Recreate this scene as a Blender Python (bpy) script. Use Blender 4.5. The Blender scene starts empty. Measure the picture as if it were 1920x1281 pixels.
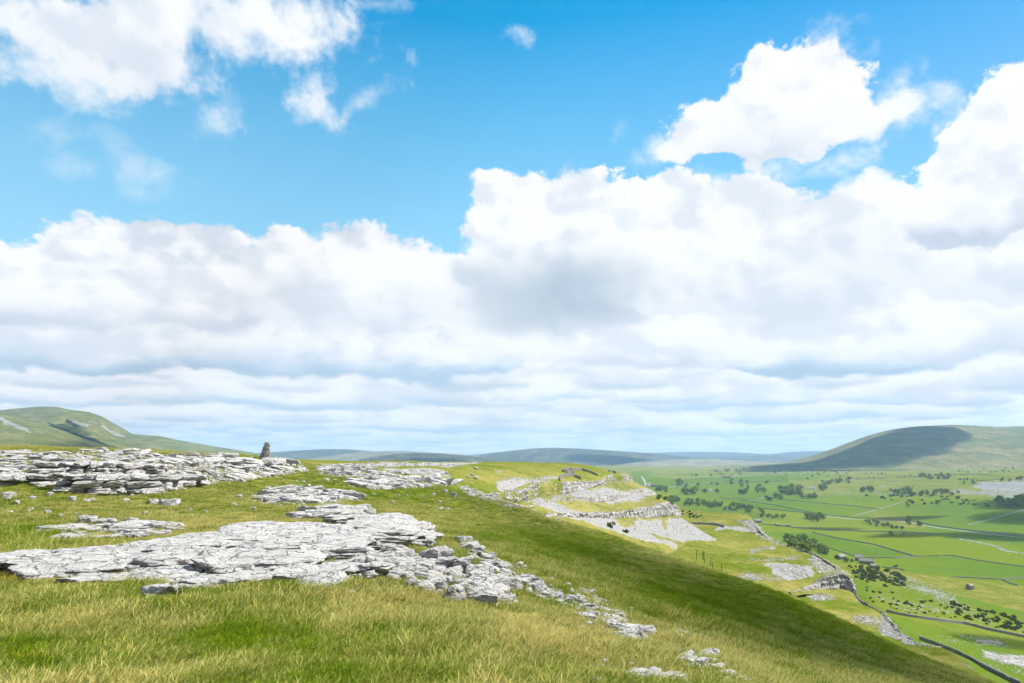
import bpy, bmesh, math, random
import numpy as np
from mathutils import Vector, Matrix

# ------------------------------------------------------------------ camera
SC = bpy.context.scene
COL = SC.collection
F = 1280.0                      # focal length in pixels of a 1920 px wide frame (24 mm)
PITCH = math.atan(0.1699)
CP, SP = math.cos(PITCH), math.sin(PITCH)
cd = bpy.data.cameras.new('camera')
cd.lens = 24.0; cd.sensor_width = 36.0; cd.clip_start = 0.1; cd.clip_end = 80000
cam = bpy.data.objects.new('camera', cd); COL.objects.link(cam)
cam.location = (0, 0, 0); cam.rotation_euler = (math.pi/2 + PITCH, 0, 0)
SC.camera = cam
SC.view_settings.view_transform = 'Standard'
SC.view_settings.look = 'None'
SC.view_settings.exposure = 1.12
SC.view_settings.gamma = 1.0
SC.cycles.use_denoising = True
SC.cycles.use_adaptive_sampling = True
SC.cycles.adaptive_threshold = 0.02
SC.cycles.adaptive_min_samples = 12
SC.cycles.max_bounces = 5
SC.cycles.diffuse_bounces = 2
SC.cycles.glossy_bounces = 1
SC.cycles.transmission_bounces = 2
SC.cycles.volume_bounces = 1
SC.cycles.transparent_max_bounces = 16
SC.cycles.sample_clamp_indirect = 6

SUN_AZ, SUN_EL = math.radians(74), math.radians(50)     # azimuth clockwise from the view direction (+Y)
SUN_DIR = Vector((math.sin(SUN_AZ)*math.cos(SUN_EL), math.cos(SUN_AZ)*math.cos(SUN_EL), math.sin(SUN_EL)))

def ray(px, py):
    u = (px-960.0)/F; v = (640.5-py)/F
    return np.array([u, CP - v*SP, SP + v*CP])
def P(px, py, Y):
    r = ray(px, py); return r*(Y/r[1])
def azel(px, py):
    r = ray(px, py)
    return math.degrees(math.atan2(r[0], r[1])), math.degrees(math.atan2(r[2], math.hypot(r[0], r[1])))

# ------------------------------------------------------------------ node helper
class NT:
    def __init__(s, tree): s.t = tree; s.n = tree.nodes; s.l = tree.links
    def node(s, typ, **kw):
        n = s.n.new(typ)
        for k, v in kw.items(): setattr(n, k, v)
        return n
    def val(s, x): return x if isinstance(x, S) else x
    def put(s, sock, x):
        if isinstance(x, S): s.l.new(x.s, sock)
        elif x is not None:
            sock.default_value = x
    def math(s, op, a, b=None, c=None, clamp=False):
        n = s.node('ShaderNodeMath', operation=op, use_clamp=clamp)
        s.put(n.inputs[0], a)
        if b is not None: s.put(n.inputs[1], b)
        if c is not None: s.put(n.inputs[2], c)
        return S(s, n.outputs[0])
    def vmath(s, op, a, b=None, scale=None):
        n = s.node('ShaderNodeVectorMath', operation=op)
        s.put(n.inputs[0], a)
        if b is not None: s.put(n.inputs[1], b)
        if scale is not None: s.put(n.inputs['Scale'], scale)
        return S(s, n.outputs['Value' if op in ('LENGTH', 'DISTANCE', 'DOT_PRODUCT') else 'Vector'])
    def comb(s, x, y, z):
        n = s.node('ShaderNodeCombineXYZ')
        for i, q in enumerate((x, y, z)): s.put(n.inputs[i], q)
        return S(s, n.outputs[0])
    def sep(s, v):
        n = s.node('ShaderNodeSeparateXYZ'); s.put(n.inputs[0], v)
        return [S(s, o) for o in n.outputs]
    def noise(s, vec, scale, detail=4, rough=0.55, dist=0.0, dims='3D', out=0, lac=2.0):
        n = s.node('ShaderNodeTexNoise', noise_dimensions=dims)
        s.put(n.inputs['Vector'], vec); s.put(n.inputs['Scale'], float(scale)); s.put(n.inputs['Detail'], float(detail))
        s.put(n.inputs['Roughness'], float(rough)); s.put(n.inputs['Distortion'], float(dist)); s.put(n.inputs['Lacunarity'], float(lac))
        return S(s, n.outputs[out])
    def voro(s, vec, scale, feature='F1', out='Distance', smooth=None, rand=1.0, detail=0.0, rough=.5):
        n = s.node('ShaderNodeTexVoronoi', feature=feature)
        s.put(n.inputs['Vector'], vec); s.put(n.inputs['Scale'], float(scale)); s.put(n.inputs['Randomness'], rand)
        if smooth is not None: s.put(n.inputs['Smoothness'], smooth)
        if detail: s.put(n.inputs['Detail'], detail); s.put(n.inputs['Roughness'], rough)
        return S(s, n.outputs[out])
    def step(s, x, a, b, lo=0.0, hi=1.0):
        n = s.node('ShaderNodeMapRange', interpolation_type='SMOOTHSTEP')
        s.put(n.inputs[0], x); s.put(n.inputs[1], a); s.put(n.inputs[2], b); s.put(n.inputs[3], lo); s.put(n.inputs[4], hi)
        return S(s, n.outputs[0])
    def lin(s, x, a, b, lo=0.0, hi=1.0):
        n = s.node('ShaderNodeMapRange', interpolation_type='LINEAR')
        s.put(n.inputs[0], x); s.put(n.inputs[1], a); s.put(n.inputs[2], b); s.put(n.inputs[3], lo); s.put(n.inputs[4], hi)
        return S(s, n.outputs[0])
    def mix(s, f, a, b, mode='MIX'):
        n = s.node('ShaderNodeMix', data_type='RGBA', blend_type=mode)
        s.put(n.inputs[0], f)
        for i, q in ((6, a), (7, b)):
            s.put(n.inputs[i], q if isinstance(q, S) else (tuple(q)+(1.0,))[:4])
        return S(s, n.outputs[2])
    def attr(s, name, out='Fac'):
        n = s.node('ShaderNodeAttribute', attribute_name=name)
        return S(s, n.outputs[out])
    def curve(s, x, pts):
        n = s.node('ShaderNodeFloatCurve'); c = n.mapping.curves[0]
        while len(c.points) < len(pts): c.points.new(0.5, 0.5)
        for p, q in zip(c.points, pts): p.location = q
        n.mapping.update(); s.put(n.inputs['Value'], x)
        return S(s, n.outputs[0])
class S:
    def __init__(s, nt, sock): s.nt = nt; s.s = sock
    def __add__(s, o): return s.nt.math('ADD', s, o)
    __radd__ = __add__
    def __mul__(s, o): return s.nt.math('MULTIPLY', s, o)
    __rmul__ = __mul__
    def __sub__(s, o): return s.nt.math('SUBTRACT', s, o)
    def __rsub__(s, o): return s.nt.math('SUBTRACT', o, s)
    def __truediv__(s, o): return s.nt.math('DIVIDE', s, o)

# ------------------------------------------------------------------ world: Nishita sky with a cloud deck in direction space
W = bpy.data.worlds.new('World'); SC.world = W; W.use_nodes = True
W.cycles.sampling_method = 'MANUAL'; W.cycles.sample_map_resolution = 512
W.node_tree.nodes.clear()
w = NT(W.node_tree)
sky = w.node('ShaderNodeTexSky', sky_type='NISHITA')
sky.sun_disc = False; sky.sun_elevation = SUN_EL; sky.sun_rotation = SUN_AZ
sky.altitude = 300; sky.air_density = 1.0; sky.dust_density = 0.6; sky.ozone_density = 2.0
skyc = w.mix(1.0, S(w, sky.outputs[0]), (0.03, 0.86, 1.0), 'MULTIPLY')
D = S(w, w.node('ShaderNodeTexCoord').outputs['Generated'])
dx, dy, dz = w.sep(D)
az = w.math('ARCTAN2', dx, dy)*57.2958
el = w.math('ARCSINE', dz)*57.2958
# lumpy coordinates: flattened towards the horizon as a cloud deck is
ev = w.math('MAXIMUM', el, 0.0)
flat = w.math('LOGARITHM', ev*0.10+1.0, 2.718281828)*6.0 + ev*0.34          # ~1.9*el near the horizon, slower above
q3 = w.comb(w.math('SINE', az/57.2958)*24.0, w.math('COSINE', az/57.2958)*24.0, flat)
big = w.noise(q3, 0.16, 3, 0.5, out=1)            # coarse lumps
med = w.noise(q3, 0.42, 6, 0.55, out=1)           # puffs with all finer detail
fin = w.noise(q3, 0.9, 7, 0.62)
bx, by, bz = w.sep(big); mx, my, mz = w.sep(med)
bil = w.voro(q3, 0.75, 'F1', rand=1.0)                      # cauliflower bumps
lump = (bx-0.5) + (mz-0.5)*0.7
uw = az + (bx-0.5)*4.2 + (mx-0.5)*4.6
vw = el + ((by-0.5)*3.2 + (my-0.5)*3.8)*w.lin(ev, 0.0, 14.0, 0.35, 1.0)
edge = (fin-0.5)*2.6 + (0.45-bil)*0.5
# soft interior modelling: difference of the same noise a little towards the sun = lit and shaded lumps
off = w.comb(1.1, 0.0, 1.3)
q3b = w.vmath('ADD', q3, off)
emb = w.noise(q3b, 0.30, 5, 0.5) - w.noise(q3, 0.30, 5, 0.5)
em2 = w.noise(w.vmath('ADD', q3, w.comb(.4, 0.0, .5)), 0.9, 4, 0.5) - w.noise(q3, 0.9, 4, 0.5)
emboss = w.step(emb*1.2 + em2*0.7 + (bz-0.5)*0.5, -0.10, 0.22)

WHITE = (4.72, 4.74, 4.8)
LIGHTGREY = (2.85, 3.2, 3.7)
DARKGREY = (1.55, 2.05, 2.5)
BLUEGREY = (2.5, 3.2, 3.95)
class Cl: pass
def group(name, ins, outs, fn):
    """shader node group built once: ins / outs are (name, kind) lists, fn(NT, {name: S}) -> {name: S}"""
    g = bpy.data.node_groups.new(name, 'ShaderNodeTree')
    K = {'f': 'NodeSocketFloat', 'c': 'NodeSocketColor', 'v': 'NodeSocketVector'}
    for n_, k_ in ins: g.interface.new_socket(name=n_, in_out='INPUT', socket_type=K[k_])
    for n_, k_ in outs: g.interface.new_socket(name=n_, in_out='OUTPUT', socket_type=K[k_])
    t = NT(g); gi = t.node('NodeGroupInput'); go = t.node('NodeGroupOutput')
    res = fn(t, {n_: S(t, gi.outputs[n_]) for n_, _ in ins})
    for k_, v_ in res.items(): t.put(go.inputs[k_], v_)
    return g
def use(t, g, vals, out):
    n = t.node('ShaderNodeGroup'); n.node_tree = g
    for k_, v_ in vals.items(): t.put(n.inputs[k_], v_ if isinstance(v_, (S, float)) else (tuple(v_)+(1.0,))[:4] if hasattr(v_, '__len__') else float(v_))
    return S(t, n.outputs[out])
def _puff(t, i):
    uu = i['u']-i['a']; tt = i['v']-i['e'] + uu*i['tilt']
    up = t.math('MAXIMUM', tt*i['irt'], 0.0); bot = t.math('MAXIMUM', tt*i['irb']*-1.0, 0.0)
    vv = up+bot
    d = 1.0 - t.math('SQRT', t.math('POWER', t.math('ABSOLUTE', uu*i['irx']), 2.3) + vv*vv) + i['edge']*i['namp']
    al = t.step(d, 0.0, i['soft'])*i['dens']
    sh = t.step(bot - up*0.8 + i['edge']*0.3 + i['lump']*1.0 - i['sfrom'], -0.55, 0.45)*i['shade']
    c = t.mix(i['emb'], WHITE, (3.75, 3.95, 4.25))
    c = t.mix(sh, c, i['lo'])
    c = t.mix(t.step(bot+i['edge']*0.12+i['lump']*0.35, -0.05, 1.0)*i['dark'], c, DARKGREY)
    return {'Color': t.mix(al, i['col'], c)}
PG = group('cumulus', [('col', 'c'), ('u', 'f'), ('v', 'f'), ('edge', 'f'), ('lump', 'f'), ('emb', 'f'), ('a', 'f'), ('e', 'f'), ('irx', 'f'), ('irt', 'f'), ('irb', 'f'), ('tilt', 'f'),
           ('soft', 'f'), ('namp', 'f'), ('dens', 'f'), ('shade', 'f'), ('dark', 'f'), ('sfrom', 'f'), ('lo', 'c')], [('Color', 'c')], _puff)
def puff(col, cx, cy, rx, rt, rb, soft=0.12, namp=0.33, dens=1.0, shade=0.6, dark=0.0, lo=None, sfrom=0.25, tilt=0.0, uv=None):
    """one cumulus: centre and radii in photo pixels, drawn over col."""
    a, e = azel(cx, cy); k2 = 0.0448*max(0.55, math.cos(math.radians(a))**1.2)
    return use(w, PG, dict(col=col, u=uv[0] if uv else uw, v=uv[1] if uv else vw, edge=edge, lump=lump, emb=emboss, a=a, e=e, irx=1/(rx*k2), irt=1/(rt*k2), irb=1/(rb*k2), tilt=tilt,
               soft=soft, namp=namp, dens=dens, shade=shade, dark=dark, sfrom=sfrom, lo=lo or LIGHTGREY), 'Color')
# 0: pale veil rising from the horizon, the sky's own brightening in moist air
skyc = w.mix(1.0, skyc, w.mix(w.step(az, -10.0, 60.0), (1.0, 1.0, 1.0), (0.3, 0.5, 0.68)), 'MULTIPLY')
col = w.mix(w.lin(el, 35.0, 10.0)*0.95, skyc, (2.1, 3.6, 4.5))
# thin wisps
def _wisp(t, i):
    uu = i['u']-i['a']; tt = i['v']-i['e'] - uu*i['tilt']
    d = 1.0 - t.math('SQRT', t.math('POWER', uu*i['irx'], 2.0) + t.math('POWER', tt*i['iry'], 2.0))
    al = t.step(d*0.55 + (i['wn']-i['thr'])*2.1, 0.0, 0.75)*i['dens']
    return {'Color': t.mix(al, i['col'], WHITE)}
WG = group('wisp', [('col', 'c'), ('u', 'f'), ('v', 'f'), ('wn', 'f'), ('a', 'f'), ('e', 'f'), ('irx', 'f'), ('iry', 'f'), ('tilt', 'f'), ('thr', 'f'), ('dens', 'f')], [('Color', 'c')], _wisp)
def wisp(col, cx, cy, rx, ry, dens, thr=0.52, tilt=0.0):
    a, e = azel(cx, cy); k = 0.0448
    return use(w, WG, dict(col=col, u=uw, v=vw, wn=wn, a=a, e=e, irx=1/(rx*k), iry=1/(ry*k), tilt=tilt, thr=thr, dens=dens), 'Color')
wn = w.noise(w.vmath('ADD', q3, w.comb(3.0, 7.0, 1.0)), 0.55, 8, 0.62, 0.15)
# general scattered cloud over the rest of the sky dome (same deck, all round)
gen = w.noise(q3, 0.085, 6, 0.52)
genal = w.step(gen + w.step(w.math('ABSOLUTE', az), 40.0, 70.0)*0.12 + edge*0.03, 0.585, 0.66)*w.step(w.math('ABSOLUTE', az), 36.0, 55.0)
col = w.mix(genal, col, w.mix(emboss*0.6, WHITE, LIGHTGREY))
gen2 = w.step(w.noise(q3, 0.085, 5, 0.5) + 0.05, 0.56, 0.68)*w.step(el, 35.0, 46.0)
col = w.mix(gen2*0.9, col, WHITE)
#CLOUDS
# 1: bottom deck: rows of small flat clouds down to the horizon
EMBC = w.mix(emboss*0.75, WHITE, LIGHTGREY)
deckn = w.noise(w.comb(az*0.5, 0.0, w.math('POWER', w.math('MAXIMUM', el, 0.05), 0.6)*9.0), 0.42, 6, 0.55)
deckc = w.mix(w.step(deckn, 0.40, 0.64)*0.95, WHITE, w.mix(w.step(el, 2.0, 14.0), (3.4, 3.75, 4.15), LIGHTGREY))
pts = [(0, 430), (60, 405), (125, 393), (210, 402), (300, 408), (400, 418), (440, 436), (470, 440), (515, 418), (548, 415), (585, 432), (640, 418), (700, 424), (760, 448), (800, 460), (850, 470), (960, 470), (1300, 420), (1500, 380), (1700, 380), (1920, 380)]
def edge_el(pts):
    out = []
    for x, y in pts:
        a, e = azel(x, y); out.append((a, e))
    out = [(-180.0, 19.0), (-110., 15.0), (-70., 22.0), (-48., out[0][1]+.6)] + out + [(48., out[-1][1]), (75., 17.0), (120., 21.0), (180.0, 19.0)]
    return [((a+180)/360, e/40) for a, e in out]
top = w.curve((uw+180.0)/360.0, edge_el(pts))*40.0
bank = w.step(top - vw + edge*2.3, -0.15, 0.75)
col = w.mix(bank, col, w.mix(w.step(el, 4.5, 11.0), deckc, EMBC))
PUFFS = [
 # cx, cy, rx, rt, rb, kwargs : far and low first
 (1150, 800, 420, 26, 18, dict(shade=.8, lo=BLUEGREY, soft=.3)),
 (330, 790, 330, 30, 20, dict(shade=.8, lo=BLUEGREY, soft=.3)),
 (760, 792, 300, 28, 16, dict(shade=.8, lo=BLUEGREY, soft=.3)),
 (1600, 770, 300, 34, 16, dict(shade=.9, lo=BLUEGREY, soft=.3)),
 (90, 745, 240, 46, 20, dict(shade=.7, lo=BLUEGREY, soft=.3)),
 (560, 745, 260, 48, 22, dict(shade=.9, lo=BLUEGREY, soft=.3)),
 (930, 740, 240, 40, 22, dict(shade=.8, lo=BLUEGREY, soft=.3)),
 (1330, 752, 260, 42, 22, dict(shade=.9, lo=BLUEGREY, soft=.3)),
 (1790, 735, 240, 50, 22, dict(shade=.8, lo=BLUEGREY, soft=.3)),
 (130, 655, 250, 90, 42, dict(shade=1., dark=.35, lo=BLUEGREY, soft=.3)),
 (480, 660, 270, 95, 46, dict(shade=1., dark=.3, lo=BLUEGREY, soft=.3)),
 (820, 680, 200, 80, 34, dict(shade=1., dark=.15, lo=BLUEGREY, soft=.3)),
 (1190, 660, 230, 80, 40, dict(shade=.7, soft=.3)),
 (1560, 670, 260, 110, 42, dict(shade=1., dark=.4, lo=BLUEGREY, soft=.25)),
 (1820, 640, 200, 110, 50, dict(shade=.8, soft=.3)),
 (60, 560, 230, 90, 60, dict(shade=.8, soft=.35)),
 (330, 560, 260, 90, 60, dict(shade=.7, soft=.35)),
 (640, 540, 260, 110, 90, dict(shade=.35, soft=.25)),
 (1500, 500, 330, 165, 110, dict(shade=.35, soft=.15)),
 (1360, 400, 80, 75, 60, dict(shade=.15, soft=.15)),
 (1430, 380, 75, 62, 80, dict(shade=.15, soft=.15)),
 (1570, 420, 180, 70, 90, dict(shade=.2, soft=.18)),
 (1850, 500, 150, 105, 90, dict(shade=.4, soft=.2)),
 (1870, 320, 185, 165, 150, dict(shade=.85, soft=.10, sfrom=.45, tilt=-0.25)),
 (1790, 400, 110, 120, 90, dict(shade=1.1, soft=.3, sfrom=.5)),
 (1210, 440, 190, 122, 110, dict(shade=.1, soft=.10)),
 (1025, 500, 205, 175, 138, dict(shade=.2, dark=0, soft=.24, sfrom=-.1, namp=.22)),
 (985, 425, 150, 98, 90, dict(shade=.0, soft=.14, namp=.3)),
 (1130, 430, 170, 100, 90, dict(shade=.0, soft=.14, namp=.3)),
 ('under', 1010, 575, 200, 130, 62, .55, (1.75, 2.3, 2.8)), ('under', 1100, 545, 190, 120, 66, .42, (1.8, 2.35, 2.85)), ('under', 930, 520, 120, 70, 50, .35, (2.2, 2.7, 3.2)),
 # free cumulus upper right
 (1330, 272, 140, 30, 26, dict(shade=.15, soft=.3, tilt=-0.10, namp=.5)),
 (1350, 240, 120, 62, 50, dict(shade=.2, soft=.2, namp=.5)),
 (1455, 185, 120, 105, 90, dict(shade=.35, soft=.14, namp=.42)),
 (1545, 150, 46, 62, 70, dict(shade=.2, soft=.3, namp=.55)),
 (1480, 240, 150, 90, 60, dict(shade=.35, soft=.2, namp=.5, sfrom=0.)),
 (1630, 222, 90, 34, 44, dict(shade=.2, soft=.5, dens=.85, tilt=-.2, namp=.8)),
 # big cloud upper left
 (110, 70, 180, 130, 105, dict(shade=.3, soft=.6, dens=.92, namp=.55)),
 (255, 85, 130, 160, 105, dict(shade=.3, soft=.55, dens=.93, namp=.55)),
 (330, 10, 210, 70, 90, dict(shade=.2, soft=.9, dens=.85, namp=.8)),
]
rp = random.Random(4); ROWS = []
for y0, sz in ((826, 9), (806, 13), (782, 18), (752, 25), (716, 34)):
    x = rp.uniform(-60, 120)
    while x < 1960:
        rx_ = sz*rp.uniform(2.6, 5.5); ROWS.append((x, y0+rp.uniform(-6, 6), rx_, sz*rp.uniform(.9, 1.5), sz*.6, dict(shade=rp.uniform(.6, 1.0), soft=.5, namp=.4, lo=(2.6, 3.0, 3.5), dens=.85, sfrom=.0)))
        x += rx_*rp.uniform(2.2, 4.6)
def _under(t, i):
    uu = i['u']-i['a']; tt = i['v']-i['e']
    up = t.math('MAXIMUM', tt*i['irt'], 0.0); bot = t.math('MAXIMUM', tt*i['irb']*-1.0, 0.0)
    d = 1.0 - t.math('SQRT', t.math('POWER', uu*i['irx'], 2.0) + up*up + t.math('POWER', bot, 3.0)) + i['edge']*.05
    return {'Color': t.mix(t.step(d, 0.0, 0.85)*i['dens'], i['col'], i['lo'])}
UG = group('underside', [('col', 'c'), ('u', 'f'), ('v', 'f'), ('edge', 'f'), ('a', 'f'), ('e', 'f'), ('irx', 'f'), ('irt', 'f'), ('irb', 'f'), ('dens', 'f'), ('lo', 'c')], [('Color', 'c')], _under)
us, vs = az + (uw-az)*0.8, el + (vw-el)*0.8
first = True
for q_ in ROWS[:0] + PUFFS:
    if q_[0] == 'under':
        _, cx, cy, rx, rt, rb, dn_, lo_ = q_; a, e = azel(cx, cy); k2 = .0448
        col = use(w, UG, dict(col=col, u=us, v=vs, edge=edge, a=a, e=e, irx=1/(rx*k2), irt=1/(rt*k2), irb=1/(rb*k2), dens=dn_, lo=lo_), 'Color'); continue
    cx, cy, rx, rt, rb, kw = q_
    if cy < 700 and first:
        first = False
        for r_ in sorted(ROWS, key=lambda r: -r[1]): col = puff(col, *r_[:5], uv=(az + (uw-az)*.3, el + (vw-el)*.3), **r_[5])
    col = puff(col, cx, cy, rx, rt, rb, **kw)
for a in [(1270, 282, 100, 26, .7, .44), (1650, 225, 110, 60, .75, .46), (1440, 312, 70, 20, .5, .46), (1540, 300, 90, 26, .6, .45), (1560, 110, 50, 50, .6, .46), (1330, 330, 80, 22, .5, .46), (1760, 250, 60, 50, .6, .47), (470, 40, 190, 95, .95, .44), (560, 20, 90, 60, .8, .46), (150, 165, 200, 40, .6, .5), (400, 215, 110, 60, .45, .55, 0.8), (230, 300, 190, 70, .35, .55), (580, 188, 95, 40, .75, .50, -.25), (690, 182, 70, 30, .5, .52, .5),
          (965, 72, 34, 24, .6, .5), (1157, 245, 18, 45, .25, .5), (700, 5, 90, 20, .4, .5), (1620, 350, 60, 22, .6, .5), (30, 150, 80, 30, .5, .52)]:
    col = wisp(col, *a)
bg = w.node('ShaderNodeBackground'); w.put(bg.inputs[0], col); bg.inputs[1].default_value = 0.1
wo = w.node('ShaderNodeOutputWorld'); w.l.new(bg.outputs[0], wo.inputs[0])

sd = bpy.data.lights.new('sun', 'SUN'); sd.energy = 4.9; sd.angle = math.radians(0.53); sd.color = (1.0, 0.965, 0.90)
so = bpy.data.objects.new('sun', sd); COL.objects.link(so)
so.rotation_euler = SUN_DIR.to_track_quat('Z', 'Y').to_euler(); so.location = (60, 20, 80)

# ------------------------------------------------------------------ numeric helpers
rng = np.random.default_rng(7); random.seed(7)
def _h(ix, iy, iz, seed):
    n = (ix.astype(np.int64)*374761393 + iy.astype(np.int64)*668265263 + iz.astype(np.int64)*2147483647 + seed*1274126177) & 0xffffffff
    n = ((n ^ (n >> 13))*1274126177) & 0xffffffff
    n = ((n ^ (n >> 16))*2246822519) & 0xffffffff
    return ((n ^ (n >> 15)) & 0xffffff)/float(0xffffff)*2-1
def vn2(x, y, seed=0):
    x = np.asarray(x, float); y = np.asarray(y, float)
    ix = np.floor(x); iy = np.floor(y); fx = x-ix; fy = y-iy
    fx = fx*fx*fx*(fx*(fx*6-15)+10); fy = fy*fy*fy*(fy*(fy*6-15)+10); z = np.zeros_like(ix)
    a = _h(ix, iy, z, seed); b = _h(ix+1, iy, z, seed); c = _h(ix, iy+1, z, seed); d = _h(ix+1, iy+1, z, seed)
    return (a*(1-fx)+b*fx)*(1-fy) + (c*(1-fx)+d*fx)*fy
def vn3(x, y, z, seed=0):
    ix = np.floor(x); iy = np.floor(y); iz = np.floor(z); fx = x-ix; fy = y-iy; fz = z-iz
    fx = fx*fx*(3-2*fx); fy = fy*fy*(3-2*fy); fz = fz*fz*(3-2*fz); r = 0
    for dz in (0, 1):
        a = _h(ix, iy, iz+dz, seed); b = _h(ix+1, iy, iz+dz, seed); c = _h(ix, iy+1, iz+dz, seed); d = _h(ix+1, iy+1, iz+dz, seed)
        r = r + ((a*(1-fx)+b*fx)*(1-fy) + (c*(1-fx)+d*fx)*fy)*(fz if dz else 1-fz)
    return r
def fbm2(x, y, octv=4, gain=.5, seed=0):
    r = 0; a = 1.0; t = 0
    for o in range(octv):
        r = r + a*vn2(x*2**o + o*17.3, y*2**o - o*9.1, seed+o); t += a; a *= gain
    return r/t
def fbm3(x, y, z, octv=4, gain=.5, seed=0):
    r = 0; a = 1.0; t = 0
    for o in range(octv):
        r = r + a*vn3(x*2**o + o*17.3, y*2**o - o*9.1, z*2**o + o*5.7, seed+o); t += a; a *= gain
    return r/t
def sst(x, a, b):
    t = np.clip((x-a)/(b-a), 0, 1); return t*t*(3-2*t)
def project(V):
    X, Y, Z = V[..., 0], V[..., 1], V[..., 2]
    dep = Y*CP + Z*SP; dep = np.where(dep < .05, .05, dep)
    return 960+F*X/dep, 640.5-F*(-Y*SP+Z*CP)/dep
def inpoly(poly, x, y):
    r = np.zeros(x.shape, bool); n = len(poly)
    for i in range(n):
        x0, y0 = poly[i]; x1, y1 = poly[(i+1) % n]
        if y0 == y1: continue
        c = ((y0 > y) != (y1 > y)) & (x < (x1-x0)*(y-y0)/(y1-y0)+x0)
        r ^= c
    return r
def blur(m, n):
    m = np.asarray(m, float)
    for _ in range(n):
        for ax in (0, 1):
            m = np.moveaxis(m, ax, 0); q = m.copy(); q[1:-1] = (m[:-2]+2*m[1:-1]+m[2:])/4; m = np.moveaxis(q, 0, ax)
    return m
class TPS:
    def __init__(s, pts, vals, r0, smooth=1e-4):
        s.r0 = r0; C = s.wp(pts[:, 0], pts[:, 1]); s.c = C; n = len(C)
        K = s.k(np.linalg.norm(C[:, None]-C[None], axis=2)) + np.eye(n)*smooth
        Pm = np.c_[np.ones(n), C]; A = np.zeros((n+3, n+3)); A[:n, :n] = K; A[:n, n:] = Pm; A[n:, :n] = Pm.T
        s.w = np.linalg.solve(A, np.r_[vals, 0, 0, 0])
    def wp(s, X, Y):
        r = np.hypot(X, Y)+1e-9; q = np.log1p(r/s.r0)
        return np.stack([X/r*q, Y/r*q], -1)
    @staticmethod
    def k(r): return r*r*np.log(r+1e-12)
    def __call__(s, X, Y):
        X = np.asarray(X, float); sh = X.shape; C = s.wp(X.ravel(), np.asarray(Y, float).ravel()); out = np.empty(len(C))
        for i in range(0, len(C), 40000):
            c = C[i:i+40000]; r2 = (c[:, :1]-s.c[None, :, 0])**2 + (c[:, 1:]-s.c[None, :, 1])**2
            out[i:i+40000] = (.5*r2*np.log(r2+1e-12))@s.w[:-3] + s.w[-3] + c@s.w[-2:]
        return out.reshape(sh)
def ctrl(L):
    W_ = np.array([P(*p) for p in L]); return W_
def mesh_np(name, V, Q, mat, attrs=None, smooth=True, parent=None, cols=None):
    """V (n,3), Q (m,k) faces as numpy arrays -> one linked mesh object"""
    me = bpy.data.meshes.new(name); V = np.asarray(V, np.float32).reshape(-1, 3); Q = np.asarray(Q, np.int32)
    k = Q.shape[1]; me.vertices.add(len(V)); me.vertices.foreach_set('co', V.ravel())
    me.loops.add(Q.size); me.loops.foreach_set('vertex_index', Q.ravel())
    me.polygons.add(len(Q)); me.polygons.foreach_set('loop_start', np.arange(0, Q.size, k, dtype=np.int32))
    me.polygons.foreach_set('use_smooth', np.full(len(Q), smooth))
    for n_, a_ in (attrs or {}).items():
        at = me.attributes.new(n_, 'FLOAT', 'POINT'); at.data.foreach_set('value', np.asarray(a_, np.float32).ravel())
    if mat: me.materials.append(mat)
    me.update(calc_edges=True); me.validate()
    o = bpy.data.objects.new(name, me); COL.objects.link(o)
    if parent: o.parent = parent
    return o
def gridfaces(nr, nc, wrap=False):
    i = np.arange(nr-1)[:, None]*nc; j = np.arange(nc if wrap else nc-1)[None]; j2 = (j+1) % nc
    return np.stack([i+j, i+j2, i+nc+j2, i+nc+j], -1).reshape(-1, 4)
def tag(o, label=None, cat=None, group=None, kind=None):
    if label: o['label'] = label
    if cat: o['category'] = cat
    if group: o['group'] = group
    if kind: o['kind'] = kind
    return o

# ------------------------------------------------------------------ materials
def newmat(name, rough=0.9, spec=0.2):
    m = bpy.data.materials.new(name); m.use_nodes = True; t = NT(m.node_tree)
    b = m.node_tree.nodes['Principled BSDF']; b.inputs['Roughness'].default_value = rough; b.inputs['Specular IOR Level'].default_value = spec
    return m, t, b
def bump(t, b, h, dist, strength=1.0):
    n = t.node('ShaderNodeBump'); n.inputs['Strength'].default_value = strength; n.inputs['Distance'].default_value = dist
    t.put(n.inputs['Height'], h); t.l.new(n.outputs[0], b.inputs['Normal'])
def position(t): return S(t, t.node('ShaderNodeNewGeometry').outputs['Position'])

GREEN = (0.105, 0.128, 0.014); GREEN2 = (0.066, 0.098, 0.008); STRAW = (0.29, 0.24, 0.095); OLIVE = (0.165, 0.155, 0.034); OCHRE = (0.27, 0.17, 0.02)
LIME = (0.44, 0.425, 0.405); LIMEDARK = (0.09, 0.09, 0.092)
def grass_colour(t, pos, dry=None, k=1.0):
    a = t.noise(pos, 0.06*k, 5, .6); b = t.noise(pos, 0.55*k, 5, .65); c = t.noise(pos, 4.5*k, 3, .6)
    f = t.step(a*0.9 + b*1.0 + c*0.35 + (dry if dry is not None else 0.0), 0.93, 1.42)
    col = t.mix(t.step(c*0.5+b*0.6, 0.42, 0.72), GREEN2, GREEN)
    col = t.mix(f, col, OLIVE)
    return t.mix(t.step(a*0.5 + b*0.5 + c*0.7 + (dry*0.8 if dry is not None else 0.0), 0.80, 1.25)*0.75, col, STRAW)
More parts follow.
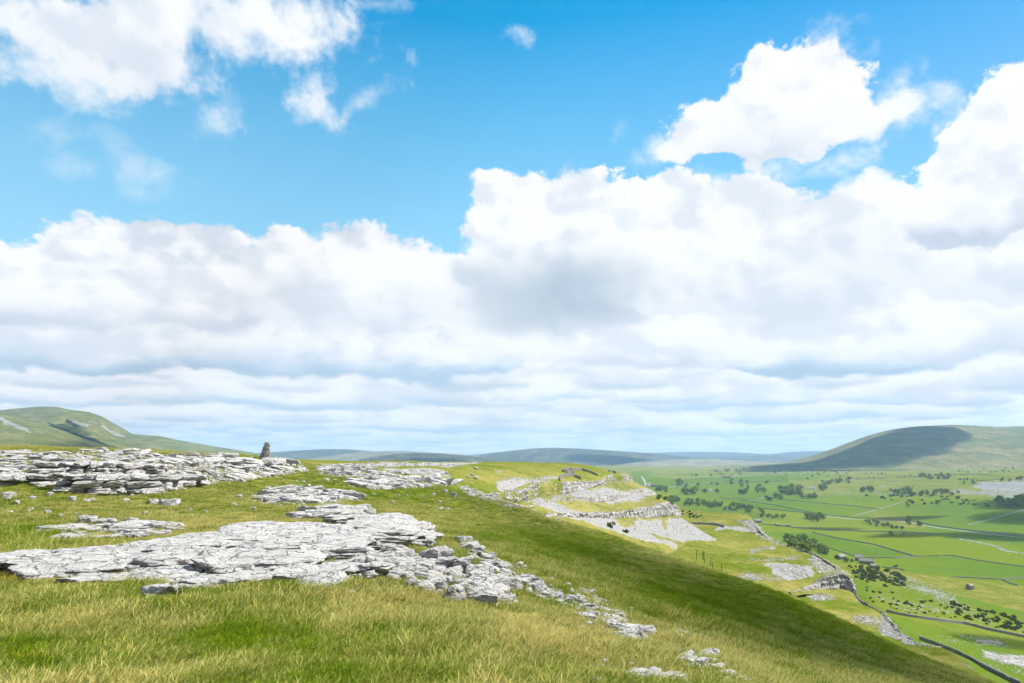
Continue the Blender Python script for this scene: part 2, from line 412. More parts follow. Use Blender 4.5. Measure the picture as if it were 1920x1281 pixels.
def ground_material(name, k=1.0, lushc=(0.082, 0.128, 0.012)):
    m, t, b = newmat(name, 0.95, 0.0); pos = position(t)
    g = grass_colour(t, pos, t.attr('dry'), k)
    n1 = t.noise(pos, 0.012*k, 5, .6); n2 = t.noise(pos, 0.25*k, 6, .7); n3 = t.noise(pos, 1.7*k, 5, .7)
    lush = t.mix(t.step(n1*0.5+n2*0.4+n3*.3, 0.42, 0.74), (lushc[0]*.72, lushc[1]*.85, lushc[2]*.9), lushc)
    lush = t.mix(t.step(n1+t.attr('dry')*1.2, 0.5, 0.72)*0.5, lush, (.125, .155, .004)); lush = t.mix(t.step(n2*.5+n3*.5-t.attr('dry')*.8, .5, .66)*.4, lush, (.035, .078, .003))
    g = t.mix(t.attr('lush'), g, lush)
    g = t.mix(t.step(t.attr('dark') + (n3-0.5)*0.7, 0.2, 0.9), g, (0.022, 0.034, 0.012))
    # broken stone: where the attribute is high and the noise lets it through
    rk = t.step(t.attr('rock') + (n2-0.5)*1.5 + (n3-0.5)*1.0, 0.42, 0.60)
    v = t.voro(pos, 2.2*k, 'F1', 'Color'); vr = t.sep(v)[0]
    stone = t.mix(vr, (0.15, 0.147, 0.143), (.34, .33, .315)); stone = t.mix(t.step(n3, 0.5, 0.7)*0.5, stone, (0.12, 0.12, 0.118))
    sc = t.step(t.attr('scree') + (n2-0.5)*1.1, 0.38, 0.62)
    v2 = t.sep(t.voro(pos, 4.0*k, 'F1', 'Color'))[1]
    scree = t.mix(v2, (0.13, 0.13, 0.135), (0.24, 0.24, 0.243))
    g = t.mix(sc*0.92, g, scree); g = t.mix(rk, g, stone)
    t.put(b.inputs['Base Color'], g)
    bump(t, b, n3*0.5 + n2*0.8 + vr*rk*0.6, 0.25/k, 0.7)
    return m
M_HILL = ground_material('hillside grass', 1.0)
M_VALLEY = ground_material('valley pasture', 0.22)
def stone_material(name, base=LIME, dark=LIMEDARK, k=1.0, obj=False):
    m, t, b = newmat(name, 0.93, 0.15)
    pos = S(t, t.node('ShaderNodeTexCoord').outputs['Object']) if obj else position(t)
    px_, py_, pz_ = t.sep(pos)
    flatp = t.comb(px_, py_, pz_*3.2)
    n1 = t.noise(pos, 1.1*k, 5, .6); n2 = t.noise(flatp, 7.0*k, 6, .7, .6); n3 = t.noise(flatp, 38*k, 4, .7); n5 = t.noise(flatp, 3.2*k, 5, .65)
    col = t.mix(t.step(n2*0.7+n3*0.5, 0.38, 0.78), (base[0]*.74, base[1]*.735, base[2]*.74), (base[0]*1.12, base[1]*1.12, base[2]*1.11))
    col = t.mix(t.step(n1, 0.56, 0.72)*0.5, col, (base[0]*.66, base[1]*.66, base[2]*.68))
    col = t.mix(t.step(n5, .50, .62)*.45, col, (base[0]*.55, base[1]*.56, base[2]*.58))
    crack = t.voro(t.vmath('ADD', flatp, t.vmath('SCALE', t.noise(flatp, 2.0*k, 3, .6, out=1), scale=0.7)), 2.1*k, 'DISTANCE_TO_EDGE')
    cr = t.step(crack, 0.05, 0.0)*t.step(n2, .38, .58)
    col = t.mix(cr*0.75, col, dark)
    pit = t.step(n3*0.5+n2*0.6, 0.645, 0.74); col = t.mix(pit*0.6, col, dark); run = t.step(t.noise(t.comb(px_, py_*2.6, pz_*3.0), 5.0*k, 5, .6, 1.2), .60, .66)*t.step(n1, .42, .6); col = t.mix(run*.55, col, dark)
    col = t.mix(t.step(t.noise(pos, 2.3*k, 4, .6), 0.62, 0.74)*0.35, col, (0.21, 0.19, 0.13))
    t.put(b.inputs['Base Color'], col)
    bump(t, b, n2*0.8 + n3*0.35 + n5*.8 - cr*0.8 - run*.5, 0.09/k, 0.95)
    return m
M_STONE = stone_material('weathered limestone')
M_STONE_FAR = stone_material('cliff limestone', (0.30, 0.29, 0.28), (.08, .08, .08), 0.22)

# ------------------------------------------------------------------ the near hillside and plateau
EDGE = [(872, 918, 150), (915, 925, 170), (967, 922, 210), (1007, 907, 300), (1050, 905, 330), (1120, 902, 400), (1140, 891, 520), (1175, 891, 560), (1183, 893, 640), (1150, 884, 820)]
CT = [(0, 1281, 5.6), (500, 1281, 5.6), (960, 1281, 5.8), (1300, 1281, 7.2), (1500, 1281, 9.6), (1700, 1281, 15.5), (1861, 1300, 26),
      (-500, 1281, 5.6), (-600, 1080, 10), (-500, 960, 22), (2300, 1500, 17), (2600, 1500, 9),
      (0, 1100, 9.8), (300, 1100, 9.8), (600, 1100, 10.2), (900, 1100, 12.2), (1100, 1100, 15.5), (1300, 1112, 25), (1400, 1130, 37),
      (1300, 1190, 13.5), (1500, 1190, 25), (1650, 1222, 30),
      (0, 1000, 19), (300, 1000, 18.5), (600, 1000, 18), (800, 1000, 21), (900, 1003, 27), (1000, 1005, 45), (1080, 1010, 70),
      (0, 950, 26), (300, 950, 27), (500, 950, 33), (700, 950, 45), (850, 955, 70),
      (1100, 1060, 28), (1200, 1080, 38),
      (0, 925, 29), (200, 925, 31), (330, 928, 34), (450, 925, 46), (600, 922, 62), (750, 925, 85),
      (0, 870, 37), (200, 885, 37), (330, 895, 42), (0, 848, 50), (200, 851, 58), (400, 856, 85), (497, 861, 108), (560, 870, 125), (500, 895, 66), (650, 896, 90), (800, 905, 130),
      (600, 874, 150), (700, 870, 220), (800, 867.5, 330), (850, 867.0, 430), (800, 885, 170), (900, 868, 520), (1000, 869, 640), (1100, 872.5, 720), (900, 885, 260), (1000, 884, 340), (1080, 881, 430),
      (870, 925, 140), (950, 945, 126), (1050, 985, 110), (1150, 1010, 95), (1250, 1045, 78), (1350, 1078, 66), (1400, 1095, 60), (1465, 1116, 53), (1560, 1158, 46), (1640, 1196, 40), (1714, 1228, 35), (1779, 1256, 31), (1833, 1282, 28),
      (980, 985, 150), (1080, 1020, 140), (1200, 1065, 125), (1300, 1110, 110), (1420, 1150, 95), (1550, 1200, 80), (1700, 1260, 66), (1850, 1330, 50), (2100, 1400, 28), (2300, 1700, 18),
      (-400, 850, 60), (-400, 858, 200), (200, 862, 200), (400, 864, 300), (600, 866.5, 600), (200, 868, 700), (-400, 868, 700)]
CW = ctrl([c for c in CT] + EDGE)
extra = np.array([(0, 0.2, -1.68), (-3, -4, -1.55), (4, -4, -1.9), (-25, -5, -0.9), (14, -6, -3.6), (30, 0, -8.5), (0, -60, -1.5), (-150, -20, 0), (80, -40, -20), (60, 20, -22)])
CW = np.r_[CW, extra]
tps1 = TPS(CW[:, :2], CW[:, 2], 12.0)
EW = ctrl([(3200, 2300, 13), (2600, 1900, 18), (1950, 1390, 46), (1700, 1275, 74), (1420, 1165, 102), (1200, 1080, 134), (1080, 1035, 148), (1000, 1000, 156), (950, 965, 162)] + EDGE[1:])
def edge_drop(X, Y, E, y0, y1, side=1.0, width=4.0, depth=60.0):
    """distance outside the plan polyline E (to its right), ramped in between y0 and y1"""
    best = np.full(X.shape, 1e9); sg = np.zeros(X.shape)
    for i in range(len(E)-1):
        a, b = E[i, :2], E[i+1, :2]; ab = b-a; L = ab@ab
        t = np.clip(((X-a[0])*ab[0]+(Y-a[1])*ab[1])/L, 0, 1)
        dx, dy = X-(a[0]+t*ab[0]), Y-(a[1]+t*ab[1]); d = np.hypot(dx, dy)
        s = (ab[1]*(X-a[0]) - ab[0]*(Y-a[1])) > 0
        m = d < best; best = np.where(m, d, best); sg = np.where(m, np.where(s, 1, -1), sg)
    return best*sg
def micro1(X, Y):
    r = np.hypot(X, Y)
    z = 0.10*fbm2(X*.35, Y*.35, 3, .5, 3) + 0.035*fbm2(X*2.1, Y*2.1, 3, .5, 5)*(r < 120)
    z = z + sst(r, 15, 90)*0.45*fbm2(X*.07, Y*.07, 3, .5, 9) - 0.03
    z = z + sst(r, 120, 300)*1.0*fbm2(X*.02, Y*.02, 3, .5, 19)
    return z*sst(r, 0, 6)
def H1raw(X, Y): return tps1(X, Y) + micro1(X, Y)
def H1(X, Y):
    X = np.asarray(X, float); Y = np.asarray(Y, float)
    z = H1raw(X, Y)
    d = edge_drop(X, Y, EW, 150, 215)
    z = z - 60*sst(d, 0.5, 6)*sst(Y, 10, 30)*(Y > 10)
    return z

azs = np.r_[np.linspace(-180, -50, 40)[:-1], np.linspace(-50, 46, 620), np.linspace(46, 180, 40)[1:-1]]
rs = np.r_[[.05, .5, 1.2, 2, 2.8], np.exp(np.linspace(math.log(3.5), math.log(1100), 440))]
A, R = np.meshgrid(np.radians(azs), rs); GX, GY = np.sin(A)*R, np.cos(A)*R
GZ = H1(GX, GY); GZ = GZ - 120*sst(R, 780, 1050)
V1 = np.stack([GX, GY, GZ], -1)
pxx, pyy = project(V1)
j1 = fbm2(GX*1.0/np.maximum(R*.03, .3), GY*1.0/np.maximum(R*.03, .3), 4, .6, 31)
jx = pxx + j1*22; jy = pyy + fbm2(GX/np.maximum(R*.03, .3)+50, GY/np.maximum(R*.03, .3), 4, .6, 37)*7
ROCK1 = [  # photo outlines of bare pavement on the plateau and the rock streaks down the hillside
 [(0, 845), (200, 848), (420, 856), (560, 868), (575, 885), (520, 893), (420, 905), (340, 915), (280, 930), (180, 930), (60, 905), (0, 905)],
 [(590, 876), (640, 878), (720, 884), (720, 895), (640, 896), (595, 890)], [(645, 899), (700, 895), (830, 897), (850, 908), (770, 918), (690, 919), (650, 908)],
 [(470, 925), (560, 915), (650, 925), (675, 940), (600, 948), (480, 945)], [(560, 960), (690, 958), (700, 968), (620, 975)],
 [(600, 872), (860, 868.5), (900, 869), (860, 874), (740, 876), (620, 877)], [(700, 884), (780, 879), (830, 882), (840, 893), (760, 890)],
 [(860, 915), (900, 925), (940, 935), (910, 940), (870, 928)], [(920, 905), (980, 897), (1005, 905), (980, 925), (930, 922)], [(960, 896), (1020, 893), (1060, 900), (1010, 906)],
 [(920, 880), (950, 884), (945, 890), (918, 885)],
 [(0, 1052), (390, 1030), (620, 990), (800, 985), (815, 1012), (700, 1030), (640, 1052), (700, 1075), (600, 1095), (400, 1100), (130, 1090), (0, 1085)],
 [(100, 985), (280, 980), (340, 990), (260, 1005), (110, 1015)], [(690, 1040), (780, 1035), (960, 1090), (960, 1135), (880, 1130), (760, 1110), (660, 1090)],
 [(860, 1005), (930, 1040), (1010, 1085), (1060, 1120), (1140, 1160), (1290, 1200), (1150, 1200), (1060, 1150), (960, 1100), (880, 1040)],
 [(1210, 1015), (1285, 1030), (1300, 1042), (1240, 1035)], [(1090, 975), (1150, 985), (1290, 1040), (1260, 1048), (1150, 1005), (1095, 985)],
 [(1250, 1215), (1300, 1210), (1340, 1240), (1390, 1281), (1270, 1281)]]
rock = np.zeros_like(pxx)
for i, pl in enumerate(ROCK1):
    rock = np.maximum(rock, inpoly(pl, jx, jy)*(0.72 if i not in (11, 13) else .6))
rock *= (GY > 2); rock = blur(rock, 3)
dry_and_shadeA = np.zeros_like(pxx)
def blob(cx, cy, rx, ry, amt, X=None, Y=None):
    return amt*np.exp(-(((X if X is not None else pxx)-cx)/rx)**2 - (((Y if Y is not None else pyy)-cy)/ry)**2)
dry_and_shadeA += blob(600, 990, 260, 30, .22) + blob(1050, 1180, 300, 60, .2) + blob(900, 900, 220, 14, .12) + blob(1300, 1220, 300, 60, .18) + blob(1080, 975, 90, 25, .25)
dry_and_shadeA += blob(300, 920, 300, 12, -.1) + blob(60, 1000, 120, 22, -.3) + blob(760, 925, 120, 12, -.3) + blob(520, 1200, 150, 60, -.18) + blob(1000, 1000, 160, 26, -.22)+ blob(1250, 1110, 250, 50, -.18) + blob(620, 905, 60, 10, -.2)
dry_and_shadeA += blob(1120, 1050, 120, 35, -.25) + blob(1300, 1110, 140, 40, -.25) + blob(1500, 1180, 160, 40, -.3) + blob(1680, 1240, 130, 40, -.3)  # green cast of the cloud-shaded band painted into the turf
dry_and_shadeA += blob(150, 1230, 170, 50, -.12)
o = mesh_np('hillside', V1, gridfaces(len(rs), len(azs), True), M_HILL, dict(rock=rock, dry=dry_and_shadeA, scree=0*rock, lush=0*rock, dark=0*rock)); tag(o, kind='structure')  # dry also carries the painted green of the cloud-shaded band

# ------------------------------------------------------------------ lofted scar faces
def catmull(Pn, n):
    """Pn (k, m, 3) control columns -> (n, m, 3) smooth in the first index"""
    k = len(Pn); t = np.linspace(0, k-1, n); i = np.clip(t.astype(int), 0, k-2); f = (t-i)[:, None, None]
    g = lambda j: Pn[np.clip(j, 0, k-1)]
    p0, p1, p2, p3 = g(i-1), g(i), g(i+1), g(i+2)
    m1 = (p2-p0)*.5; m2 = (p3-p1)*.5; f2 = f*f; f3 = f2*f
    return (2*f3-3*f2+1)*p1 + (f3-2*f2+f)*m1 + (-2*f3+3*f2)*p2 + (f3-f2)*m2
def loft(name, cols, rows, rockrow, mat, n=420, polys=(), amp=1.0, extra_noise=1.0):
    """cols: stations, each a list of (px,py,Y); rows: subdivisions per strip; rockrow: per strip rockiness 0..1"""
    C = np.array([[P(*p) for p in c] for c in cols]); G = catmull(C, n)
    out = []; rr = []; m = G.shape[1]
    for j in range(m-1):
        for s in range(rows[j]):
            f = s/rows[j]; out.append(G[:, j]*(1-f)+G[:, j+1]*f)
            rr.append(rockrow[j])
    out.append(G[:, -1]); rr.append(rockrow[-1])
    V = np.stack(out, 0); rr = np.array(rr, float)[:, None]*np.ones(n)
    dc = np.gradient(V, axis=1); dr = np.gradient(V, axis=0); N = np.cross(dc, dr); N /= np.linalg.norm(N, axis=2, keepdims=True)+1e-9
    flip = np.where((N*V).sum(2, keepdims=True) > 0, -1, 1); N = N*flip
    X, Y, Z = V[..., 0], V[..., 1], V[..., 2]
    hor = N.copy(); hor[..., 2] *= 0.3
    # buttresses, vertical joints and bedding ledges on rock strips; soft hummocks elsewhere
    b1 = fbm3(X*.10, Y*.05, Z*.03, 4, .6, 41); b2 = 1-np.abs(fbm3(X*.35, Y*.14, Z*.10, 3, .6, 43))*2; led = np.abs(((Z*0.55 + 0.5*b1) % 1)-.5)
    rs_ = rr.copy()
    for _ in range(2): rs_[1:-1] = (rs_[:-2]+rs_[1:-1]*2+rs_[2:])/4
    disp = rs_*(b1*2.6 + (b2-.5)*1.7 + (led-.25)*1.3)*amp + (1-rs_)*(b1*1.0 + fbm3(X*.3, Y*.2, Z*.3, 3, .5, 47)*0.35)*extra_noise
    env = np.ones_like(disp); env[:2] *= .35
    V = V + hor*(disp*env)[..., None]
    px_, py_ = project(V)
    jx = px_ + fbm3(X*.12, Y*.06, Z*.12, 4, .6, 51)*14; jy = py_ + fbm3(X*.12+9, Y*.06, Z*.12, 4, .6, 53)*6
    scr = np.zeros_like(px_); rk = np.clip(rr*.9, 0, 1)
    for kind, pl in polys:
        msk = inpoly(pl, jx, jy)
        if kind == 's': scr = np.maximum(scr, msk*.85)
        elif kind == 'r': rk = np.maximum(rk, msk*.62)
        else: rk = np.where(msk, .05, rk); scr = np.where(msk, 0, scr)
    rk = blur(rk, 2); scr = blur(scr, 5)
    dry = .12+.12*vn3(X*.03, Y*.02, Z*.05, 3)
    ob = mesh_np(name, V, gridfaces(V.shape[0], n), mat, dict(rock=rk, scree=scr, dry=dry, lush=0*rk, dark=0*rk), smooth=True)
    ob.data.materials[0] = mat
    return ob
def rock_mix_material(name, k):
    m, t, b = newmat(name, 0.95, 0.0); pos = position(t)
    g = grass_colour(t, pos, t.attr('dry'), .6)
    n2 = t.noise(pos, 0.22*k, 6, .7); n3 = t.noise(pos, 1.1*k, 5, .7)
    X_, Y_, Z_ = t.sep(pos); wpos = t.vmath('ADD', t.comb(X_, Y_, Z_*0.28), t.vmath('SCALE', t.noise(pos, .3*k, 3, .6, out=1), scale=1.4))
    vj = t.voro(wpos, 0.55*k, 'DISTANCE_TO_EDGE'); vc = t.sep(t.voro(wpos, 0.55*k, 'F1', 'Color'))[0]
    bed = t.noise(t.comb(X_*.05, Y_*.05, Z_*1.6*k), 1.0, 3, .6)
    stone = t.mix(vc*0.6+n3*0.5, (0.20, 0.19, 0.175), (0.41, 0.39, 0.36))
    stone = t.mix(t.step(bed, .56, .66)*0.35, stone, (0.13, 0.125, 0.115))
    stone = t.mix(t.step(vj, 0.12, 0.0)*0.75, stone, (0.035, 0.035, 0.034))  # dark joints, deepened in colour to stand for shadow in the clefts
    n4 = t.noise(t.comb(X_*.5, Y_*.16, Z_*.1), .35*k, 5, .65)
    rk = t.step(t.attr('rock') + (n2-0.5)*1.5 + (n3-0.5)*1.3, 0.46, 0.58)
    sc = t.step(t.attr('scree') + (n2-0.5)*0.9 + (n4-.5)*1.1 + (n3-.5)*.7, 0.38, 0.52)
    v2 = t.sep(t.voro(pos, 1.6*k, 'F1', 'Color'))[1]
    g = t.mix(sc*0.93, g, t.mix(v2*0.7+(n3-.5)*1.2+.2, (0.13, 0.128, 0.13), (0.31, 0.302, 0.295))); g = t.mix(rk, g, stone)
    t.put(b.inputs['Base Color'], g)
    bump(t, b, n3*0.5 + n2*0.8 - t.step(vj, .12, 0)*rk*0.8 + vc*rk*0.8, 0.6/k, 0.8)
    return m
M_SCAR = rock_mix_material('scar limestone and turf', 1.0)

def inland(px, py, Y):
    w0 = P(px, py, Y); return w0
S2 = [  # inland, top edge, cliff base, upper band top, upper band base, lower cliff top, lower cliff base, toe, foot
 [(868, 917, 152), (872, 920, 150), (878, 926, 149), (890, 934, 149), (893, 936, 149), (910, 945, 150), (912, 948, 150), (940, 985, 152), (950, 1010, 152)],
 [(908, 922, 174), (915, 925, 170), (925, 938, 171), (935, 945, 172), (938, 947, 172), (960, 955, 176), (964, 960, 176), (1000, 1000, 180), (1010, 1040, 180)],
 [(960, 917, 218), (967, 922, 210), (972, 943, 210), (985, 950, 214), (988, 952, 214), (1015, 962, 222), (1018, 967, 222), (1060, 1010, 225), (1070, 1060, 220)],
 [(1002, 903, 310), (1007, 907, 298), (1010, 931, 294), (1035, 938, 292), (1038, 941, 291), (1085, 962, 288), (1088, 971, 286), (1150, 1025, 262), (1160, 1070, 250)],
 [(1046, 900, 345), (1050, 904, 330), (1055, 927, 326), (1085, 932, 322), (1087, 938, 320), (1112, 961, 312), (1114, 971, 310), (1200, 1035, 285), (1210, 1080, 270)],
 [(1085, 898, 380), (1090, 903, 365), (1096, 918, 360), (1115, 933, 350), (1118, 943, 347), (1142, 960, 338), (1144, 972, 335), (1235, 1028, 305), (1245, 1080, 290)],
 [(1118, 897, 425), (1122, 902, 400), (1124, 911, 396), (1150, 930, 380), (1155, 938, 376), (1180, 956, 362), (1182, 971, 358), (1265, 1022, 322), (1275, 1080, 300)],
 [(1136, 889, 550), (1140, 891, 520), (1143, 905, 512), (1180, 922, 470), (1185, 929, 466), (1222, 952, 400), (1224, 972, 395), (1312, 1020, 350), (1320, 1080, 330)],
 [(1168, 888, 590), (1176, 891, 565), (1178, 901, 560), (1208, 916, 530), (1213, 925, 525), (1252, 942, 430), (1257, 969, 424), (1336, 1012, 375), (1350, 1080, 350)],
 [(1178, 890, 640), (1183, 894, 600), (1186, 904, 598), (1224, 920, 560), (1231, 931, 556), (1268, 950, 450), (1275, 970, 440), (1341, 1012, 395), (1360, 1080, 380)],
 [(1170, 888, 760), (1181, 894, 700), (1184, 906, 698), (1216, 920, 640), (1220, 932, 635), (1262, 955, 520), (1268, 975, 510), (1320, 1008, 480), (1340, 1080, 460)],
]
POLY2 = [('s', [(1062, 926), (1120, 912), (1180, 922), (1222, 936), (1150, 944), (1090, 940)]), ('s', [(1010, 930), (1040, 940), (1100, 962), (1110, 972), (1050, 962), (1000, 945)]), ('r', [(1190, 945), (1262, 945), (1272, 968), (1200, 968)]), ('s', [(1007, 935), (1040, 950), (1060, 945), (1100, 968), (1092, 975), (1050, 965), (1010, 945)]),
 ('s', [(1095, 970), (1150, 972), (1190, 985), (1230, 1010), (1262, 1015), (1290, 1030), (1200, 1010), (1150, 995), (1095, 978)]),
 ('s', [(1180, 978), (1275, 972), (1300, 985), (1345, 1013), (1300, 1022), (1250, 1010), (1190, 990)]),
 ('s', [(1085, 915), (1110, 920), (1165, 930), (1150, 940), (1095, 938), (1082, 925)]),
 ('s', [(1180, 915), (1200, 918), (1228, 929), (1190, 928)]),
 ('g', [(1010, 915), (1030, 918), (1060, 926), (1040, 932), (1012, 932)]), ('g', [(1115, 950), (1235, 933), (1245, 942), (1180, 955), (1110, 962)]),
 ('g', [(1160, 973), (1195, 975), (1185, 990), (1160, 985)]), ('g', [(1242, 972), (1250, 972), (1256, 990), (1250, 996)]),
 ('r', [(900, 925), (1000, 925), (1010, 940), (960, 945)]), ('r', [(1040, 928), (1066, 925), (1070, 935), (1030, 937)])]
o = loft('scar_headland', S2, [6, 16, 16, 8, 22, 10, 42, 8], [.2, .98, .36, .85, .2, .98, .16, .08], M_SCAR, 560, POLY2, 1.0); tag(o, kind='structure')

# ------------------------------------------------------------------ lower spur
E3 = [(1340, 960, 660), (1400, 963, 575), (1411, 975, 505), (1440, 1008, 410), (1481, 1024, 368), (1530, 1040, 333), (1573, 1066, 295), (1590, 1081, 276), (1600, 1104, 255), (1617, 1127, 235), (1655, 1148, 212), (1684, 1180, 185), (1714, 1200, 169), (1793, 1222, 151), (1866, 1273, 129), (1930, 1310, 116), (2100, 1400, 95)]
C3 = [(1297, 983, 490), (1357, 990, 470), (1285, 965, 600), (1340, 1013, 385), (1262, 1016, 335), (1400, 1000, 440), (1330, 1045, 308), (1400, 1030, 350), (1450, 1080, 262), (1380, 1068, 275), (1500, 1130, 218),
      (1530, 1100, 250), (1600, 1150, 205), (1650, 1190, 178), (1750, 1240, 145), (1830, 1265, 128), (1900, 1330, 105), (1100, 1060, 290), (1200, 1080, 270), (1300, 1110, 230), (1400, 1160, 180), (1500, 1230, 140), (1700, 1320, 110), (1900, 1450, 80), (1200, 960, 700), (1300, 940, 900)]
W3 = ctrl(C3 + E3); tps3 = TPS(W3[:, :2], W3[:, 2], 150.0); EW3 = ctrl(E3)
EW3 = EW3[::-1]     # keep "right side" = valley side
def H3(X, Y):
    z = tps3(X, Y) + 0.9*fbm2(X*.03, Y*.03, 4, .5, 61) + .12*fbm2(X*.3, Y*.3, 3, .5, 63)
    d = edge_drop(X, Y, EW3, 0, 0)
    return z, d
xs = np.linspace(1050, 2150, 620); ys = np.exp(np.linspace(math.log(55), math.log(900), 300))
PX, YY = np.meshgrid(xs, ys); XX = (PX-960)/F*YY*.98
ZZ, dd = H3(XX, YY); ZZ = ZZ - 1.0*sst(dd, -1.5, .5) - 170*sst(dd, .5, 12)
V3 = np.stack([XX, YY, ZZ], -1); px3, py3 = project(V3)
j3x = px3 + fbm2(XX*.1, YY*.1, 4, .6, 71)*16; j3y = py3 + fbm2(XX*.1+7, YY*.1, 4, .6, 73)*6
R3 = [[(1380, 975), (1415, 975), (1440, 1005), (1480, 1024), (1455, 1022), (1420, 1005)], [(1400, 1030), (1450, 1022), (1455, 1030), (1410, 1038)], [(1400, 1048), (1500, 1043), (1500, 1052), (1405, 1053)],
      [(1400, 1072), (1465, 1080), (1470, 1092), (1400, 1090), (1370, 1080)], [(1530, 1040), (1580, 1070), (1600, 1085), (1590, 1100), (1545, 1085), (1510, 1052), (1520, 1042)],
      [(1500, 1105), (1560, 1115), (1575, 1125), (1520, 1128)], [(1600, 1150), (1660, 1160), (1684, 1182), (1650, 1180), (1600, 1165)],
      [(1652, 1150), (1690, 1185), (1714, 1203), (1770, 1215), (1700, 1210), (1650, 1185)], [(1440, 1060), (1500, 1058), (1520, 1078), (1500, 1088), (1470, 1075)]]
rk3 = np.zeros_like(px3); sc3 = np.zeros_like(px3)
for i, pl in enumerate(R3): rk3 = np.maximum(rk3, inpoly(pl, j3x, j3y)*.6)
for pl in [[(1430, 1055), (1520, 1060), (1530, 1078), (1480, 1090), (1450, 1075)], [(1340, 985), (1420, 990), (1430, 998), (1340, 995)], [(1640, 1175), (1720, 1200), (1715, 1210), (1650, 1190)]]: sc3 = np.maximum(sc3, inpoly(pl, j3x, j3y)*.7)
rk3 = blur(rk3, 4); sc3 = blur(sc3, 4)
rk3 = np.maximum(rk3, sst(dd, -6, 0)*.55*(.5+.5*vn2(XX*.05, YY*.05, 5)))
o = mesh_np('lower_spur_terrace', V3, gridfaces(*PX.shape), M_SCAR, dict(rock=rk3, scree=sc3, dry=.02+.1*vn2(XX*.04, YY*.04, 8), lush=0*rk3+.25, dark=0*rk3)); tag(o, kind='structure')
CRAG = [(1482, 1112, 238, .5), (1502, 1105, 242, 2), (1524, 1095, 249, 11), (1545, 1084, 252, 30), (1560, 1080, 254, 37), (1576, 1076, 256, 42), (1591, 1081, 255, 38), (1600, 1096, 252, 26), (1606, 1110, 249, 16)]
o = loft('lower_spur_crag', [[(x-2, y-9, Y+34), (x, y, Y), (x+1, y+h, Y-4), (x+3, y+h+9, Y-12)] for x, y, Y, h in CRAG], [10, 34, 8], [.45, 1., .3], M_SCAR, 220, [], .7); tag(o, kind='structure')
def below(px, py, Y, dpx, dpy, dY=0): return (px+dpx, py+dpy, Y+dY)
L3 = []
for (px, py, Y), (h, tx) in zip(E3[2:13], [(22, 4), (8, 3), (8, 3), (14, 5), (38, 10), (38, 12), (22, 14), (12, 12), (14, 10), (20, 12), (14, 10), (8, 6), (8, 6), (8, 6)]):
    L3.append([(px-5, py-1.5, Y+3), (px, py, Y), (px+tx*.3, py+h, Y-1.5), (px+tx+14, py+h+26, Y-4), (px+tx+60, py+h+110, Y-12)])
o = loft('lower_spur_cliff', L3, [4, 22, 12, 12], [.5, 1., .55, .2], M_SCAR, 420, [], .9); tag(o, kind='structure')

# ------------------------------------------------------------------ valley
C4 = [(1620, 1150, 300), (1655, 1180, 275), (1720, 1215, 245), (1850, 1250, 235), (1900, 1240, 280), (1920, 1281, 250), (2100, 1281, 260), (1700, 1150, 360), (1750, 1180, 330), (1800, 1200, 310),
      (1700, 1100, 520), (1800, 1130, 470), (1900, 1160, 440), (1640, 1085, 640), (1620, 1060, 790), (1700, 1075, 720), (1800, 1100, 650), (1920, 1140, 560), (1600, 1040, 880), (1560, 1030, 900), (2200, 1150, 560),
      (1900, 1060, 800), (1900, 1000, 1110), (1700, 1000, 1120), (1500, 1000, 1120), (1500, 970, 1400), (1700, 960, 1500), (1900, 975, 1300), (2200, 975, 1300),
      (1900, 940, 1500), (1750, 940, 1650), (1600, 940, 1750), (1450, 940, 1750), (1300, 940, 1750), (1900, 915, 1850), (1700, 915, 2100), (1500, 918, 2200), (1300, 915, 2350), (2200, 915, 1800),
      (1900, 890, 2300), (1700, 893, 2600), (1500, 897, 2900), (1300, 897, 3000), (1200, 900, 2800), (1900, 879, 3000), (1600, 882, 3600), (1300, 884, 4200), (1200, 884, 4200), (2200, 880, 3000),
      (1900, 874, 3800), (1500, 874.5, 5000), (1200, 876, 5500), (1200, 869, 9000), (1500, 868, 9000), (1900, 869, 9000), (600, 900, 4000), (600, 872, 9000), (200, 900, 3000), (900, 920, 2000), (-300, 900, 3000), (-300, 870, 9000), (1000, 1000, 900), (700, 1000, 900), (1200, 1150, 400), (1400, 1200, 330), (2300, 870, 9000)]
W4 = ctrl(C4); tps4 = TPS(W4[:, :2], W4[:, 2], 500.0)
def H4(X, Y):
    r = np.hypot(X, Y)
    z = tps4(X, Y) + 3.2*sst(r, 300, 1000)*fbm2(X*.0045, Y*.0045, 3, .5, 81) + .7*fbm2(X*.02, Y*.02, 3, .5, 83)
    # limestone steps on the far valley side
    st = (z+0.0*X); k = sst(Y, 1500, 1900)*sst(X/np.maximum(Y, 1), .28, .40)*sst(-Y, -3600, -2800)
    tt = (st+100)/9.0; z2 = (np.floor(tt) + sst(tt-np.floor(tt), .25, .75))*9.0-100
    return z*(1-k*.9) + z2*k*.9
xs = np.linspace(-700, 2700, 900)
xs = np.r_[np.linspace(-900, 1100, 120)[:-1], np.linspace(1100, 1960, 760), np.linspace(1960, 2900, 80)[1:]]
ys = np.exp(np.linspace(math.log(100), math.log(16000), 440))
PX, YY = np.meshgrid(xs, ys); XX = (PX-960)/F*YY
ZZ = H4(XX, YY); V4 = np.stack([XX, YY, ZZ], -1); px4, py4 = project(V4)
j4x = px4 + fbm2(XX*.012, YY*.006, 4, .6, 91)*26; j4y = py4 + fbm2(XX*.012+7, YY*.006, 4, .6, 93)*5
lush = np.ones_like(px4)*.9
lush = np.where(py4 < 893, .15+.75*inpoly([(1185, 905), (1185, 884), (1500, 884), (1560, 890), (1400, 900)], px4, py4), lush)
lush = np.where(inpoly([(1480, 900), (1960, 870), (1960, 965), (1800, 935), (1650, 925), (1500, 925)], j4x, j4y), .35, lush)
